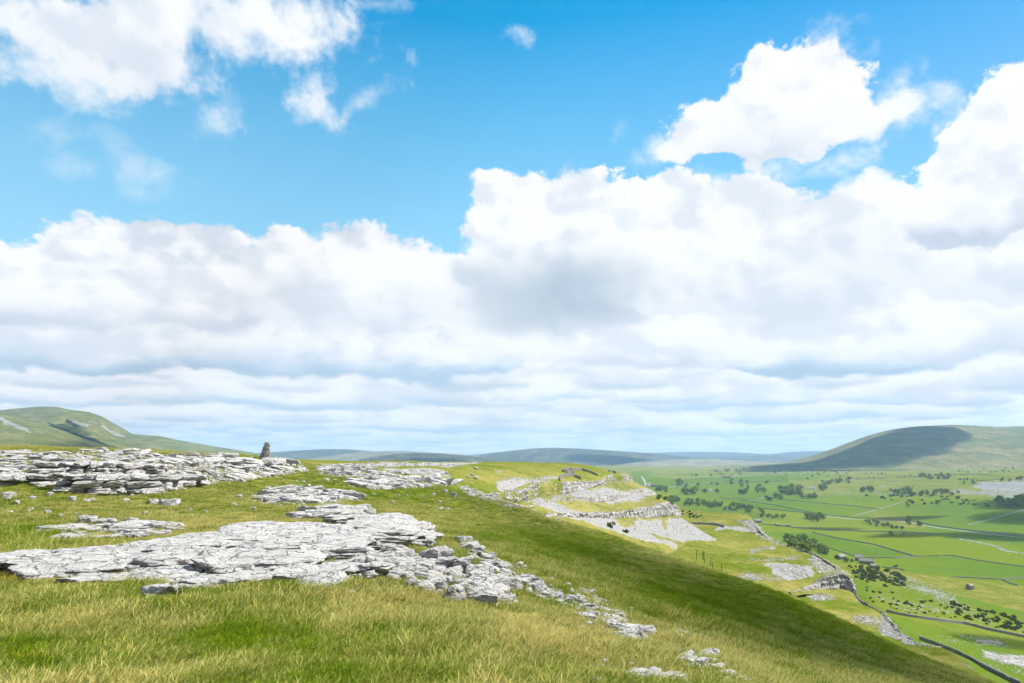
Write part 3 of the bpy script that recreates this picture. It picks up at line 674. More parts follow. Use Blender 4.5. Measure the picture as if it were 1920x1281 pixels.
lush = np.where(inpoly([(1620, 960), (1720, 975), (1740, 990), (1650, 985)], j4x, j4y), .3, lush)
lush = np.where(inpoly([(1600, 1060), (1650, 1080), (1800, 1130), (1960, 1180), (1960, 1230), (1800, 1190), (1640, 1150)], j4x, j4y), .65, lush)
dr4 = np.zeros_like(px4)+.05
for pl, lv, dr_ in [([(1385, 938), (1465, 950), (1530, 963), (1390, 950)], 1., -.1), ([(1530, 963), (1600, 968), (1650, 956), (1465, 938), (1450, 947)], .95, -.05), ([(1426, 984), (1540, 993), (1640, 997), (1600, 972), (1430, 955)], .8, .12),
   ([(1523, 999), (1640, 1022), (1716, 1044), (1785, 1042), (1960, 1066), (1960, 1030), (1700, 999)], 1., .18), ([(1440, 1000), (1523, 999), (1570, 1010), (1716, 1044), (1620, 1046), (1530, 1020)], .95, -.1),
   ([(1640, 1050), (1785, 1042), (1960, 1066), (1960, 1088), (1735, 1082), (1655, 1064)], 1., 0), ([(1735, 1083), (1870, 1087), (1960, 1090), (1960, 1140), (1800, 1104)], .9, .05), ([(1262, 899), (1470, 888), (1480, 903), (1255, 914)], .75, -.1), ([(1220, 884), (1520, 884), (1520, 888), (1262, 898), (1215, 895)], .55, .1)]:
    mm = inpoly(pl, px4, py4); lush = np.where(mm, lv, lush); dr4 = np.where(mm, dr_, dr4)
lush = blur(lush, 4); dr4 = blur(dr4, 2); rk4 = np.zeros_like(px4); sc4 = np.zeros_like(px4); dk4 = np.zeros_like(px4)
for pl, a in [([(1840, 905), (1960, 900), (1960, 918), (1830, 916)], .8), ([(1780, 918), (1960, 912), (1960, 936), (1800, 930)], .55), ([(1640, 905), (1700, 903), (1690, 912), (1640, 912)], .5), ([(1500, 925), (1620, 918), (1800, 925), (1700, 932), (1560, 930)], .40)]: sc4 = np.maximum(sc4, inpoly(pl, j4x, j4y)*a)
for pl, a in [([(1640, 1075), (1700, 1080), (1790, 1115), (1800, 1130), (1700, 1105)], .42), ([(1200, 874), (1960, 868), (1960, 881), (1500, 885), (1200, 881)], .36), ([(1700, 1085), (1760, 1100), (1800, 1135), (1740, 1120)], .5), ([(1790, 1190), (1860, 1195), (1890, 1215), (1840, 1212)], .5), ([(1830, 1215), (1960, 1232), (1960, 1270), (1850, 1240)], .55), ([(1720, 1190), (1800, 1200), (1790, 1212), (1730, 1200)], .35)]: rk4 = np.maximum(rk4, inpoly(pl, j4x, j4y)*a)
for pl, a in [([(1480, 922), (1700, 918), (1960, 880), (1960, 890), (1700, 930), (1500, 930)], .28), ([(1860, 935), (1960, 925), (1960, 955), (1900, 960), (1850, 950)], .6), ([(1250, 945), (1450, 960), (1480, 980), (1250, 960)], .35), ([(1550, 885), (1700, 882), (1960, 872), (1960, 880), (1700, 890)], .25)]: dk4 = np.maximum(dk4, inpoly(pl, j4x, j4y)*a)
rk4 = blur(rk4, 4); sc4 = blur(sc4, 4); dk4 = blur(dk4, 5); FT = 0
sl = np.hypot(np.gradient(ZZ, axis=0)/(np.gradient(YY, axis=0)), 0)
rk4 = np.maximum(rk4, sst(sl, .16, .3)*.5*(XX/YY > .3)*(YY > 1500))
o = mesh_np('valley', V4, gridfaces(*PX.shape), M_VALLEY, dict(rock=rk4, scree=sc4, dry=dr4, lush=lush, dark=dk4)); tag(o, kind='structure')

# ------------------------------------------------------------------ fells and far hills
def fell_material(name, a, b_, c, k, rockc=(.2, .2, .2)):
    m, t, b = newmat(name, 0.97, 0.05); pos = position(t)
    X_, Y_, Z_ = t.sep(pos); q = t.comb(X_, Y_*.6, Z_*2.5)
    n1 = t.noise(q, .0016*k, 6, .62); n2 = t.noise(q, .012*k, 6, .68); n3 = t.noise(q, .06*k, 4, .7)
    col = t.mix(t.step(n1*.6+n2*.5, .42, .68), a, b_); col = t.mix(t.step(n2*.7+n3*.45, .52, .78)*.8, col, c)
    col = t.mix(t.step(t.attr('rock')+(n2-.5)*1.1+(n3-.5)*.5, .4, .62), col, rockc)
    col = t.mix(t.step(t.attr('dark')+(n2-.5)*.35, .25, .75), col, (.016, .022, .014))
    t.put(b.inputs['Base Color'], col); bump(t, b, n2+n3*.4, 14/k, .6)
    return m
def ridge(name, sil, Yr, base, Yb, mat, n=500, rows=90, back=900, amp=18.0, conc=1.25, seed=0, gul=1.0, paint=()):
    xs = np.linspace(sil[0][0], sil[-1][0], n); sy = np.interp(xs, *zip(*sil))
    # light smoothing of the traced outline
    kk = np.ones(7)/7; sy = np.r_[sy[:3], np.convolve(sy, kk, 'valid'), sy[-3:]]
    by = np.interp(xs, *zip(*base))
    top = np.array([P(x, y, (Yr if not callable(Yr) else Yr(x))) for x, y in zip(xs, sy)]); bot = np.array([P(x, y, (Yb if not callable(Yb) else Yb(x))) for x, y in zip(xs, by)])
    R_ = []
    for r in range(rows+1):
        f = r/rows; zf = f**conc; p = bot*(1-f)+top*f; p[:, 2] = bot[:, 2]*(1-zf)+top[:, 2]*zf
        # round the brow
        R_.append(p)
    V = np.stack(R_, 0); f = np.linspace(0, 1, rows+1)[:, None]
    bulge = np.sin(np.pi*f**1.1)*(V[-1, :, 2]-V[0, :, 2])[None]*.10; V[..., 2] += bulge
    X, Y = V[..., 0], V[..., 1]; e = np.sin(np.pi*np.clip(f, 0, 1))**.7
    V[..., 2] += e*amp*(fbm2(X*.0012, Y*.0012, 4, .5, seed) + gul*(.5-np.abs(fbm2(X*.004, Y*.0007+X*.001, 3, .5, seed+5)))*.8)
    bk = [V[-1] + np.array([0, back*q, 0]) + np.stack([0*xs, 0*xs, -(V[-1, :, 2]-V[0, :, 2])*q**1.5], -1) for q in (.1, .3, .6, 1.)]
    V = np.concatenate([V, np.stack(bk, 0)], 0); px_, py_ = project(V)
    jx = px_ + fbm2(V[..., 0]*.004, V[..., 1]*.004, 4, .6, seed+9)*16; jy = py_ + fbm2(V[..., 0]*.004+5, V[..., 1]*.004, 4, .6, seed+11)*5
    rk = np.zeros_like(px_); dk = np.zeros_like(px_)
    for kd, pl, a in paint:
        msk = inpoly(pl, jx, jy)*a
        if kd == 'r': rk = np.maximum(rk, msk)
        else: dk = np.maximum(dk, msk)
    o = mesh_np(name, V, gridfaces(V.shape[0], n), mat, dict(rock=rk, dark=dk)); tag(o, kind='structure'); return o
M_FELL = fell_material('fell grass', (.062, .082, .022), (.105, .115, .038), (.19, .17, .085), 1.0)
M_FELLR = fell_material('fell moor grass', (.07, .082, .02), (.11, .108, .03), (.23, .18, .09), .9)
M_FAR = fell_material('distant moor', (.035, .042, .026), (.06, .062, .04), (.15, .135, .10), .6)
M_FAR2 = fell_material('distant pale moor', (.11, .105, .06), (.17, .16, .10), (.25, .22, .16), .6)
ridge('far_ridge', [(1150, 853), (1180, 850), (1300, 847), (1380, 848), (1440, 852), (1490, 847), (1560, 845), (1650, 846), (1800, 846), (2100, 846)], 13500, [(1150, 868), (2100, 868)], 11500, M_FAR, 260, 30, 900, 20, seed=3)
ridge('far_moor', [(1240, 862), (1300, 857), (1380, 855), (1460, 854), (1560, 858), (1700, 858), (2000, 860)], 10800, [(1240, 872), (2000, 872)], 9200, M_FAR, 260, 30, 900, 14, seed=4)
ridge('far_hill', [(830, 856), (900, 852), (960, 845), (1000, 841), (1040, 839.5), (1090, 841.5), (1160, 846), (1220, 850), (1300, 858), (1380, 866), (1500, 872)], 8600, [(830, 878), (1500, 880)], 6400, M_FAR, 420, 50, 900, 22, seed=5)
ridge('pale_moor', [(1150, 872), (1200, 866), (1260, 862), (1330, 861), (1400, 864), (1480, 868), (1560, 866)], 6900, [(1150, 884), (1560, 880)], 5400, M_FAR2, 260, 30, 900, 12, seed=15)
ridge('middle_moor', [(560, 862), (600, 858), (655, 850), (700, 846), (760, 846), (830, 850), (950, 858), (1010, 864)], 8200, [(560, 885), (1010, 885)], 6800, M_FAR2, 260, 30, 900, 12, seed=6)
ridge('west_moor', [(380, 856), (450, 852), (500, 849), (540, 846), (600, 842.5), (650, 842.5), (700, 846), (760, 852), (830, 860)], 9400, [(380, 880), (830, 880)], 8300, M_FAR, 300, 30, 900, 14, seed=7)
ridge('dark_moor', [(630, 872), (660, 865), (700, 857), (740, 851), (780, 849.5), (830, 851), (880, 855), (930, 861), (990, 870), (1060, 880)], 6000, [(630, 890), (1060, 892)], 4700, M_FAR, 300, 36, 900, 14, seed=8)
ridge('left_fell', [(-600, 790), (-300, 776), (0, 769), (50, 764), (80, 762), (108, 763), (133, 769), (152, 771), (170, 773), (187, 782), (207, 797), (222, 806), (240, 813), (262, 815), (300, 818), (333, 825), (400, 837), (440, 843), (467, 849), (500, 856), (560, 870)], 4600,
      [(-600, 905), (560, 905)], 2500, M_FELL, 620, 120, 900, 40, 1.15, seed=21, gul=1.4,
      paint=[('r', [(118, 786), (165, 796), (172, 803), (120, 792)], .62), ('r', [(150, 784), (200, 796), (240, 818), (215, 815), (190, 800)], .6), ('d', [(85, 792), (130, 808), (200, 838), (285, 848), (285, 860), (215, 860), (160, 840), (110, 812)], .9), ('d', [(118, 784), (150, 800), (140, 802), (115, 790)], .7)])  # the long dark polygon is gully shadow painted into the fell colour
ridge('left_spur', [(-600, 790), (-300, 783), (0, 775), (33, 781), (67, 791), (110, 806), (160, 826), (210, 845), (260, 858), (320, 872)], 2900, [(-600, 905), (320, 905)], 1500, M_FELL, 400, 80, 500, 22, 1.1, seed=27, gul=.8,
      paint=[('r', [(0, 780), (25, 792), (60, 812), (40, 806), (5, 795)], .6), ('r', [(60, 802), (95, 818), (60, 808)], .5)])
ridge('right_fell', [(1330, 884), (1400, 876), (1480, 870), (1522, 865), (1556, 851), (1575, 842), (1594, 834), (1631, 817), (1669, 806), (1700, 801.5), (1725, 799), (1785, 796.5), (1837, 798.5), (1875, 800.5), (1920, 799), (2100, 797), (2500, 820)], 4700,
      [(1330, 886), (1500, 882), (2500, 878)], lambda x: 3300+max(0, (1700-x))*2.0, M_FELLR, 620, 120, 900, 26, 1.15, seed=33, gul=.35,
      paint=[('d', [(1700, 842), (1880, 852), (1880, 854), (1700, 844)], .45)])
# haze
hb = bmesh.new(); bmesh.ops.create_cube(hb, size=1.0); me = bpy.data.meshes.new('haze'); hb.to_mesh(me)
hz = bpy.data.objects.new('haze', me); COL.objects.link(hz)
hz.scale = (32000, 20000, 760); hz.location = (0, 8500, 470-380); tag(hz, kind='stuff')
hm = bpy.data.materials.new('haze air'); hm.use_nodes = True; hm.node_tree.nodes.clear()
ht = NT(hm.node_tree); pv = ht.node('ShaderNodeVolumePrincipled'); pv.inputs['Color'].default_value = (.36, .60, .90, 1); pv.inputs['Density'].default_value = 5.6e-5; pv.inputs['Anisotropy'].default_value = .2
mo = ht.node('ShaderNodeOutputMaterial'); ht.l.new(pv.outputs[0], mo.inputs['Volume']); me.materials.append(hm)

# ------------------------------------------------------------------ clouds that shade the ground (outside the picture, towards the sun)
def hit1(px, py):
    """vectorised intersection of camera rays with the near hillside"""
    px = np.atleast_1d(np.asarray(px, float)); py = np.atleast_1d(np.asarray(py, float))
    ys = np.exp(np.linspace(math.log(2.5), math.log(900), 240)); v = (640.5-py)/F; u = (px-960)/F
    ry = CP-v*SP; rz = SP+v*CP
    X = (u/ry)[:, None]*ys; Z = (rz/ry)[:, None]*ys; H = H1(X, np.broadcast_to(ys, X.shape))
    below = Z < H; i = np.argmax(below, 1); ok = below.any(1) & (i > 0)
    i = np.clip(i, 1, None); n = np.arange(len(px)); a = (Z-H)[n, i-1]; b = (Z-H)[n, i]; t = a/(a-b+1e-9)
    Yh = ys[i-1]*(1-t)+ys[i]*t; Xh = u/ry*Yh
    return np.stack([Xh, Yh, H1(Xh, Yh)], -1), ok
bpy.context.view_layer.update()
DG = bpy.context.evaluated_depsgraph_get()
def cast(px, py):
    r = Vector(ray(px, py)).normalized()
    ok, loc, nor, idx, ob, mat = SC.ray_cast(DG, Vector((0, 0, 0)), r)
    if ok and ob.name == 'haze': ok = False
    return loc if ok else None, ob.name if ok else None
cm = bpy.data.materials.new('cloud'); cm.use_nodes = True; cm.node_tree.nodes.clear(); ct = NT(cm.node_tree)
def cloud_mat(name, dens):
    m = bpy.data.materials.new(name); m.use_nodes = True; m.node_tree.nodes.clear(); t = NT(m.node_tree)
    v = t.node('ShaderNodeVolumePrincipled'); v.inputs['Color'].default_value = (1, 1, 1, 1); v.inputs['Density'].default_value = dens
    o = t.node('ShaderNodeOutputMaterial'); t.l.new(v.outputs[0], o.inputs['Volume']); return m
bpy.data.materials.remove(cm)
def ico(sub):
    b = bmesh.new(); bmesh.ops.create_icosphere(b, subdivisions=sub, radius=1.0)
    V = np.array([v.co[:] for v in b.verts]); Fc = np.array([[v.index for v in f.verts] for f in b.faces]); b.free(); return V, Fc
ICO = {k: ico(k) for k in (1, 2, 3, 4, 5)}
def cloud(c, axis, half_len, half_wid, alt, thick, mat, seed):
    V, Fc = ICO[4]; d = 1+.32*fbm3(V[:, 0]*1.6, V[:, 1]*1.6, V[:, 2]*1.6, 4, .6, seed); W_ = V*d[:, None]
    t = alt/math.sin(SUN_EL); pos = np.array(c)+np.array(SUN_DIR)*t
    a = np.array(axis[:2]); a = a/np.linalg.norm(a); b = np.array([-a[1], a[0]])
    Q = np.c_[W_[:, :1]*a*half_len + W_[:, 1:2]*b*half_wid, W_[:, 2]*thick]
    o = mesh_np('cloud', Q, Fc, mat); o.location = pos
    tag(o, kind='stuff')
CM1 = cloud_mat('near cloud', .029)
SH = [((905, 946), (915, 938), 6), ((975, 980), (985, 965), 5), ((1040, 1022), (1052, 992), 5), ((1115, 1060), (1135, 1015), 5.5), ((1195, 1092), (1215, 1040), 6), ((1280, 1125), (1290, 1066), 6), ((1360, 1152), (1370, 1086), 6), ((1430, 1182), (1440, 1112), 6),
      ((1520, 1212), (1515, 1140), 6.5), ((1600, 1242), (1600, 1178), 7), ((1690, 1275), (1680, 1214), 7), ((1770, 1300), (1760, 1250), 7), ((1850, 1335), (1830, 1282), 7)]
for i, (a, b, hw) in enumerate(SH):
    h, ok = hit1([a[0], b[0]], [a[1], b[1]])
    if not ok.all(): continue
    c = h.mean(0); d = h[1]-h[0]; L = np.linalg.norm(d[:2])/2
    cloud(c, d, L*1.28+2.5, hw, 300+i*7, 7, CM1, 100+i)
CM2 = cloud_mat('valley cloud', .02); CM3 = cloud_mat('high cloud', .012)
for i, (a, b, hw, alt) in enumerate([((1750, 1003), (1990, 1012), 70, 1100), ((1830, 975), (1990, 968), 80, 1300), ((1640, 1008), (1750, 1000), 34, 1100), ((1860, 955), (1990, 940), 90, 1500), ((1640, 975), (1760, 968), 40, 1300), ((1500, 990), (1610, 992), 26, 1100),
                                     ((1850, 1190), (1960, 1225), 26, 500)]):
    p, q = cast(*a)[0], cast(min(b[0], 1990), b[1])[0]
    if p is None or q is None: continue
    p = np.array(p); q = np.array(q); cloud((p+q)/2, q-p, np.linalg.norm(q-p)/2, hw, alt, 40, CM2, 130+i)
for i, (a, b, hw, alt) in enumerate([((95, 797), (175, 830), 70, 4600), ((165, 826), (275, 852), 80, 4600), ((700, 860, 5100), (900, 862, 5100), 520, 7500), ((1060, 852, 7300), (1230, 858, 7300), 500, 8500)]):
    p, q = (P(*a), P(*b)) if len(a) > 2 else (cast(*a)[0], cast(*b)[0])
    if p is None or q is None: continue
    p = np.array(p); q = np.array(q); cloud((p+q)/2, q-p, np.linalg.norm(q-p)/2*1.05, hw, alt, 120, CM3, 170+i)
for i, (x, y, rx, ry) in enumerate([(1745, 812, 330, 420), (1700, 825, 330, 420), (1650, 843, 330, 420), (1590, 856, 330, 400), (1530, 868, 300, 350), (1470, 874, 260, 300)]):
    p = cast(x, y)[0]
    if p is None: continue
    cloud(np.array(p), (0.3, 1, 0), ry, rx*.62, 3300, 150, CM3, 150+i)

# ------------------------------------------------------------------ stones
def stone_shape(sub, seed, k=5.0, cuts=9, rough=.10, beds=0.0, flat=1.0):
    r = np.random.default_rng(seed); V, Fc = ICO[sub]; V = V.copy()
    n = (np.abs(V)**k).sum(1)**(1/k); V = V/n[:, None]
    if flat != 1.0: V[:, 2] = np.sign(V[:, 2])*np.abs(V[:, 2])**flat
    o = r.uniform(-50, 50, 3)
    lo = np.stack([fbm3(V[:, 0]*1.1+o[0]+j*9, V[:, 1]*1.1+o[1], V[:, 2]*.7+o[2], 3, .5, seed+j) for j in range(2)], -1)
    V[:, :2] += lo*.55
    for _ in range(cuts):
        d = r.normal(size=3); d[2] *= .35; d /= np.linalg.norm(d); m = r.uniform(.62, .92); s = V@d
        ov = np.maximum(s-m*np.abs(V).max()*.95, 0); V -= ov[:, None]*d*.92
    if beds:
        q = V[:, 2]*beds + 1.1*fbm3(V[:, 0]*.7+o[1], V[:, 1]*.7, V[:, 2]*.2, 2, .5, seed+7); saw = np.abs((q % 1)-.5)*2
        side = sst(np.hypot(V[:, 0], V[:, 1]), .55, .9); V[:, :2] *= (1-side*.085*sst(saw, .65, 1.0))[:, None]
    f = fbm3(V[:, 0]*3+o[0], V[:, 1]*3+o[1], V[:, 2]*2.2+o[2], 4, .6, seed+3); f2 = 1-2*np.abs(fbm3(V[:, 0]*2.1+o[1], V[:, 1]*2.1+o[0], V[:, 2], 3, .55, seed+13))
    V += V/np.linalg.norm(V, axis=1, keepdims=True)*(rough*(f+.45*f2-.2))[:, None]
    V[:, 2] += (rough*1.2*f2*sst(V[:, 2], .2, .8))
    m_ = np.abs(V).max(0); return V/m_, Fc
def mesh_only(name, V, Fc, mat, smooth=False):
    o = mesh_np(name, V, Fc, mat, smooth=smooth); me = o.data; bpy.data.objects.remove(o); return me
SLABS = [mesh_only('slab', *stone_shape(5 if i < 6 else 4, 200+i, 6, 10, .20, 1.3, .85), M_STONE, True) for i in range(12)]
BOULD = [mesh_only('boulder', *stone_shape(4, 300+i, 3.6, 14, .13, 0), M_STONE, False) for i in range(8)]
MIDS = [mesh_only('slab', *stone_shape(3, 400+i, 6, 10, .15, 0, .85), M_STONE, False) for i in range(12)]
LOWS = [stone_shape(2, 500+i, 5, 8, .16, 0) for i in range(10)]
LOWS1 = [stone_shape(1, 600+i, 5, 4, .1, 0) for i in range(10)]
def place(me, name, loc, half, yaw=0.0, tilt=(0, 0), parent=None):
    o = bpy.data.objects.new(name, me); COL.objects.link(o); o.parent = parent
    o.location = Vector(loc)-(parent.location if parent else Vector((0, 0, 0))); o.scale = half; o.rotation_euler = (tilt[0], tilt[1], yaw); return o
def empty(name, loc, label, cat, group=None):
    o = bpy.data.objects.new(name, None); COL.objects.link(o); o.location = loc; return tag(o, label, cat, group)
def joined(name, shapes, locs, halfs, yaws, mat, parent=None, kind='stuff', smooth=False, tilts=None):
    VV = []; FF = []; off = 0
    for i in range(len(locs)):
        V, Fc = shapes[i % len(shapes)]; c, s = math.cos(yaws[i]), math.sin(yaws[i]); Q = V*halfs[i]
        if tilts is not None:
            ct_, st_ = math.cos(tilts[i]), math.sin(tilts[i]); Q = np.c_[Q[:, 0], Q[:, 1]*ct_-Q[:, 2]*st_, Q[:, 1]*st_+Q[:, 2]*ct_]
        Q = np.c_[Q[:, 0]*c-Q[:, 1]*s, Q[:, 0]*s+Q[:, 1]*c, Q[:, 2]] + locs[i]
        VV.append(Q); FF.append(Fc+off); off += len(V)
    o = mesh_np(name, np.concatenate(VV) - (np.array(parent.location) if parent else 0), np.concatenate(FF), mat, smooth=smooth, parent=parent)
    if kind: o['kind'] = kind
    return o
def slope_tilt(x, y, e=.6):
    zx = (H1(np.array([x+e]), np.array([y]))-H1(np.array([x-e]), np.array([y])))[0]/(2*e); zy = (H1(np.array([x]), np.array([y+e]))-H1(np.array([x]), np.array([y-e])))[0]/(2*e)
    return zx, zy
def sample_poly(polys, n, r):
    out = []; bb = [(min(p[0] for p in pl), max(p[0] for p in pl), min(p[1] for p in pl), max(p[1] for p in pl)) for pl in polys]
    ar = np.array([(b[1]-b[0])*(b[3]-b[2]) for b in bb]); ar = ar/ar.sum()
    for pl, b, a in zip(polys, bb, ar):
        k = max(3, int(n*a)); x = r.uniform(b[0], b[1], k*4); y = r.uniform(b[2], b[3], k*4); m = inpoly(pl, x, y); out.append(np.c_[x, y][m][:k])
    return np.concatenate(out)
ROCKPTS = []   # footprints for thinning the grass: x, y, radius
def outcrop(label, polys, n_part, px_rng, seed, cat='rock outcrop', meshes=None, n_small=0, small_px=(2, 6), flat=.22, asp=.62, rise=.5, group=None, name='limestone_outcrop', yaw0=0.0, yawr=.35, tiltr=.07):
    r = np.random.default_rng(seed); pts = sample_poly(polys, n_part, r); h, ok = hit1(pts[:, 0], pts[:, 1]); h = h[ok]; pts = pts[ok]
    c = h[np.argsort(h[:, 1])[len(h)//2]]; root = empty(name, c, label, cat, group)
    ms = meshes or SLABS
    for i, p in enumerate(h):
        wpx = math.exp(r.uniform(math.log(px_rng[0]), math.log(px_rng[1]))); hw = wpx*p[1]/F/2
        zx, zy = slope_tilt(p[0], p[1]); hz = max(hw*flat*r.uniform(.7, 1.3), .035)
        place(ms[r.integers(len(ms))], 'slab' if ms is not BOULD else 'rock', (p[0], p[1], p[2]+hz*(rise*2-1)+.02), (hw, hw*asp*r.uniform(.8, 1.25), hz), yaw0+r.uniform(-yawr, yawr)+(math.pi if r.random() < .5 else 0),
              (math.atan(zy)*.8+r.uniform(-tiltr, tiltr), -math.atan(zx)*.8+r.uniform(-tiltr, tiltr)), root)
        ROCKPTS.append((p[0], p[1], hw*.8))
    if n_small:
        pts = sample_poly(polys, n_small, r); h, ok = hit1(pts[:, 0], pts[:, 1]); h = h[ok]; k = len(h)
        hw = r.uniform(small_px[0], small_px[1], k)*h[:, 1]/F/2
        hf = np.c_[hw, hw*.75, hw*r.uniform(.3, .7, k)]; h = h.copy(); h[:, 2] += hf[:, 2]*.35
        joined('rubble', LOWS if h[:, 1].mean() < 60 else LOWS1, h, hf, r.uniform(-3, 3, k), M_STONE, root)
    return root
# back ledge of the plateau
RA = [(0, 847), (200, 850), (420, 857), (560, 869), (575, 885), (520, 893), (420, 905), (340, 918), (280, 928), (180, 926), (60, 903), (0, 903)]
outcrop('long grey limestone scar with broken ledges along the left skyline', [RA], 270, (16, 60), 11, n_small=2600, small_px=(3, 12), meshes=MIDS, flat=.2, rise=.75, asp=.8)
def ledge(label, x0, x1, ybase, ytop, beds, seed, name='limestone_ledge', wpx=(22, 60)):
    """stacked beds of blocks with a vertical front"""
    r = np.random.default_rng(seed); xs_ = np.arange(x0, x1, 6.0); yb = np.interp(xs_, *zip(*ybase)); h, ok = hit1(xs_, yb); root = empty(name, h[len(h)//2], label, 'rock outcrop')
    for b in range(beds):
        x = x0 + r.uniform(0, 10)
        while x < x1:
            wp = r.uniform(*wpx)*(0.8+.12*b); i = int(np.clip((x+wp/2-x0)/6, 0, len(xs_)-1)); p = h[i]; tot = (np.interp(x+wp/2, *zip(*ybase))-np.interp(x+wp/2, *zip(*ytop)))*p[1]/F
            th = tot/beds; hw = wp*p[1]/F/2; dep = r.uniform(.5, .9)
            if r.random() > .06:
                place(MIDS[r.integers(12)] if r.random() < .5 else SLABS[6+r.integers(6)], 'block', (p[0], p[1]+dep*.6+b*.30+r.uniform(-.15, .12)+(0.25 if b == 0 else 0), p[2]+th*(b+.5)), (hw*1.06, dep, th*.56), r.uniform(-.12, .12)+(math.pi if r.random() < .5 else 0), (r.uniform(-.04, .04), r.uniform(-.03, .03)), root)
            x += wp*.93
    return root
ledge('tall bedded limestone ledge with a dark hollow under its front edge', 45, 285, [(45, 905), (90, 922), (160, 931), (285, 927)], [(45, 880), (100, 892), (285, 893)], 3, 21)
ledge('short block step between the dark hollow ledge and the boulder heap', 285, 365, [(285, 922), (330, 915), (365, 912)], [(285, 892), (365, 892)], 2, 22)
ledge('upper limestone step above the tall bedded ledge on the plateau', 60, 300, [(60, 888), (160, 890), (300, 893)], [(60, 868), (160, 866), (300, 872)], 2, 23, wpx=(16, 46))
ledge('lowest limestone step at the left edge of the plateau', -30, 20, [(-30, 915), (20, 912)], [(-30, 893), (20, 893)], 2, 24)
# foreground pavement, hand laid slabs: px centre, py of front foot, width px, depth m, thickness m, yaw, tilt, mesh
FP = empty('limestone_pavement', hit1([400], [1080])[0][0], 'broad pale limestone pavement with undercut front lips in the near grass', 'rock pavement')
HAND = [(70, 1090, 240, 1.1, .26, .15), (-60, 1085, 220, 1.2, .3, 0), (180, 1070, 210, 1.2, .24, -.1), (130, 1062, 190, 1.1, .22, .1), (285, 1082, 290, 1.5, .30, .04), (300, 1060, 240, 1.4, .28, .1), (425, 1086, 270, 1.45, .32, .12), (470, 1062, 250, 1.3, .30, .2),
        (560, 1058, 260, 1.3, .30, .22), (610, 1042, 240, 1.4, .28, .25), (520, 1032, 250, 1.6, .26, .1), (650, 1028, 230, 1.3, .28, .15), (700, 1022, 190, 1.3, .30, .05), (762, 1010, 120, 1.5, .34, .0), (735, 1018, 140, 1.1, .30, .1), (600, 1012, 220, 1.6, .24, .1),
        (430, 1030, 220, 1.6, .26, .05), (350, 1040, 190, 1.5, .24, 0), (690, 1002, 160, 1.6, .3, 0), (240, 1045, 150, 1.2, .22, .1), (780, 1030, 70, .8, .26, .0), (640, 990, 110, 1.5, .28, 0)]
LOWH = [(250, 1100, 180, .7, .16, .05), (160, 1098, 150, .6, .14, .1), (380, 1106, 150, .7, .16, 0), (440, 1100, 150, .6, .18, .1), (540, 1095, 150, .7, .2, .1), (620, 1085, 130, .8, .2, .2), (590, 1105, 100, .6, .18, .1), (680, 1080, 110, .7, .2, .1), (480, 1085, 120, .6, .16, .1), (330, 1110, 90, .4, .12, 0)]
rH = np.random.default_rng(5)
for L, nm in ((HAND, 'slab'), (LOWH, 'slab')):
    for i, (cx, cy, wp, dm, th, yw) in enumerate(L):
        p = hit1([cx], [cy])[0][0]; hw = wp*p[1]/F/2; z0 = -.05 if L is HAND else -.09
        place(SLABS[(i*5+ (0 if L is HAND else 3)) % (6 if L is HAND else 12)], nm, (p[0], p[1]+dm*.9, p[2]+z0+th*.5), (hw, dm, th*.62), yw*.7+(math.pi if i % 2 else 0), (rH.uniform(.01, .10), rH.uniform(-.03, .03)), FP)
        ROCKPTS.append((p[0], p[1]+dm*.9, max(hw, dm)*.75))
RF = [[(0, 1056), (390, 1036), (620, 995), (790, 988), (805, 1010), (640, 1050), (400, 1078), (130, 1085), (0, 1085)]]
r_ = np.random.default_rng(9); pts = sample_poly(RF, 110, r_); h, ok = hit1(pts[:, 0], pts[:, 1])
for i, p in enumerate(h):
    hw = r_.uniform(22, 80)*p[1]/F/2
    place(SLABS[r_.integers(12)], 'slab', (p[0], p[1], p[2]-.02+r_.uniform(-.05, .06)), (hw, hw*r_.uniform(.6, 1), r_.uniform(.05, .13)), r_.uniform(-.4, .6)+(math.pi if i % 2 else 0), (r_.uniform(-.08, .05), r_.uniform(-.06, .06)), FP)
    ROCKPTS.append((p[0], p[1], hw*.8))
outcrop('small broken outcrop of white rock behind the broad pavement, near left', [[(95, 990), (160, 978), (280, 984), (335, 996), (250, 1012), (110, 1016)]], 42, (26, 84), 31, n_small=200, small_px=(4, 14), rise=.6)
outcrop('jumble of pale angular rocks running off the right end of the pavement', [[(640, 1052), (700, 1035), (790, 1045), (870, 1072), (960, 1105), (960, 1136), (880, 1132), (770, 1108), (680, 1085)]], 120, (20, 84), 32, n_small=340, small_px=(4, 14), flat=.42, rise=.62, meshes=SLABS[6:]+BOULD, yawr=1.2, tiltr=.2)
outcrop('narrow streak of broken rock slanting down the hillside to the right', [[(862, 1006), (885, 1020), (925, 1060), (1010, 1100), (990, 1112), (930, 1080), (872, 1035)], [(960, 1085), (1050, 1118), (1100, 1128), (1110, 1140), (1020, 1130), (960, 1100)], [(1075, 1125), (1140, 1150), (1200, 1180), (1235, 1200), (1190, 1200), (1120, 1165)]], 150, (12, 44), 33, n_small=1300, small_px=(3, 13), flat=.4, rise=.6, meshes=MIDS+BOULD, yawr=1.0, tiltr=.2, yaw0=-.5)
outcrop('thin scatter of rock in the yellow grass below the slanting streak', [[(1240, 1178), (1300, 1195), (1300, 1206), (1250, 1195)], [(1160, 1165), (1215, 1205), (1190, 1212), (1160, 1190)], [(1060, 1120), (1100, 1110), (1150, 1135), (1130, 1145)]], 60, (12, 40), 34, n_small=420, small_px=(3, 10), flat=.35, meshes=MIDS)
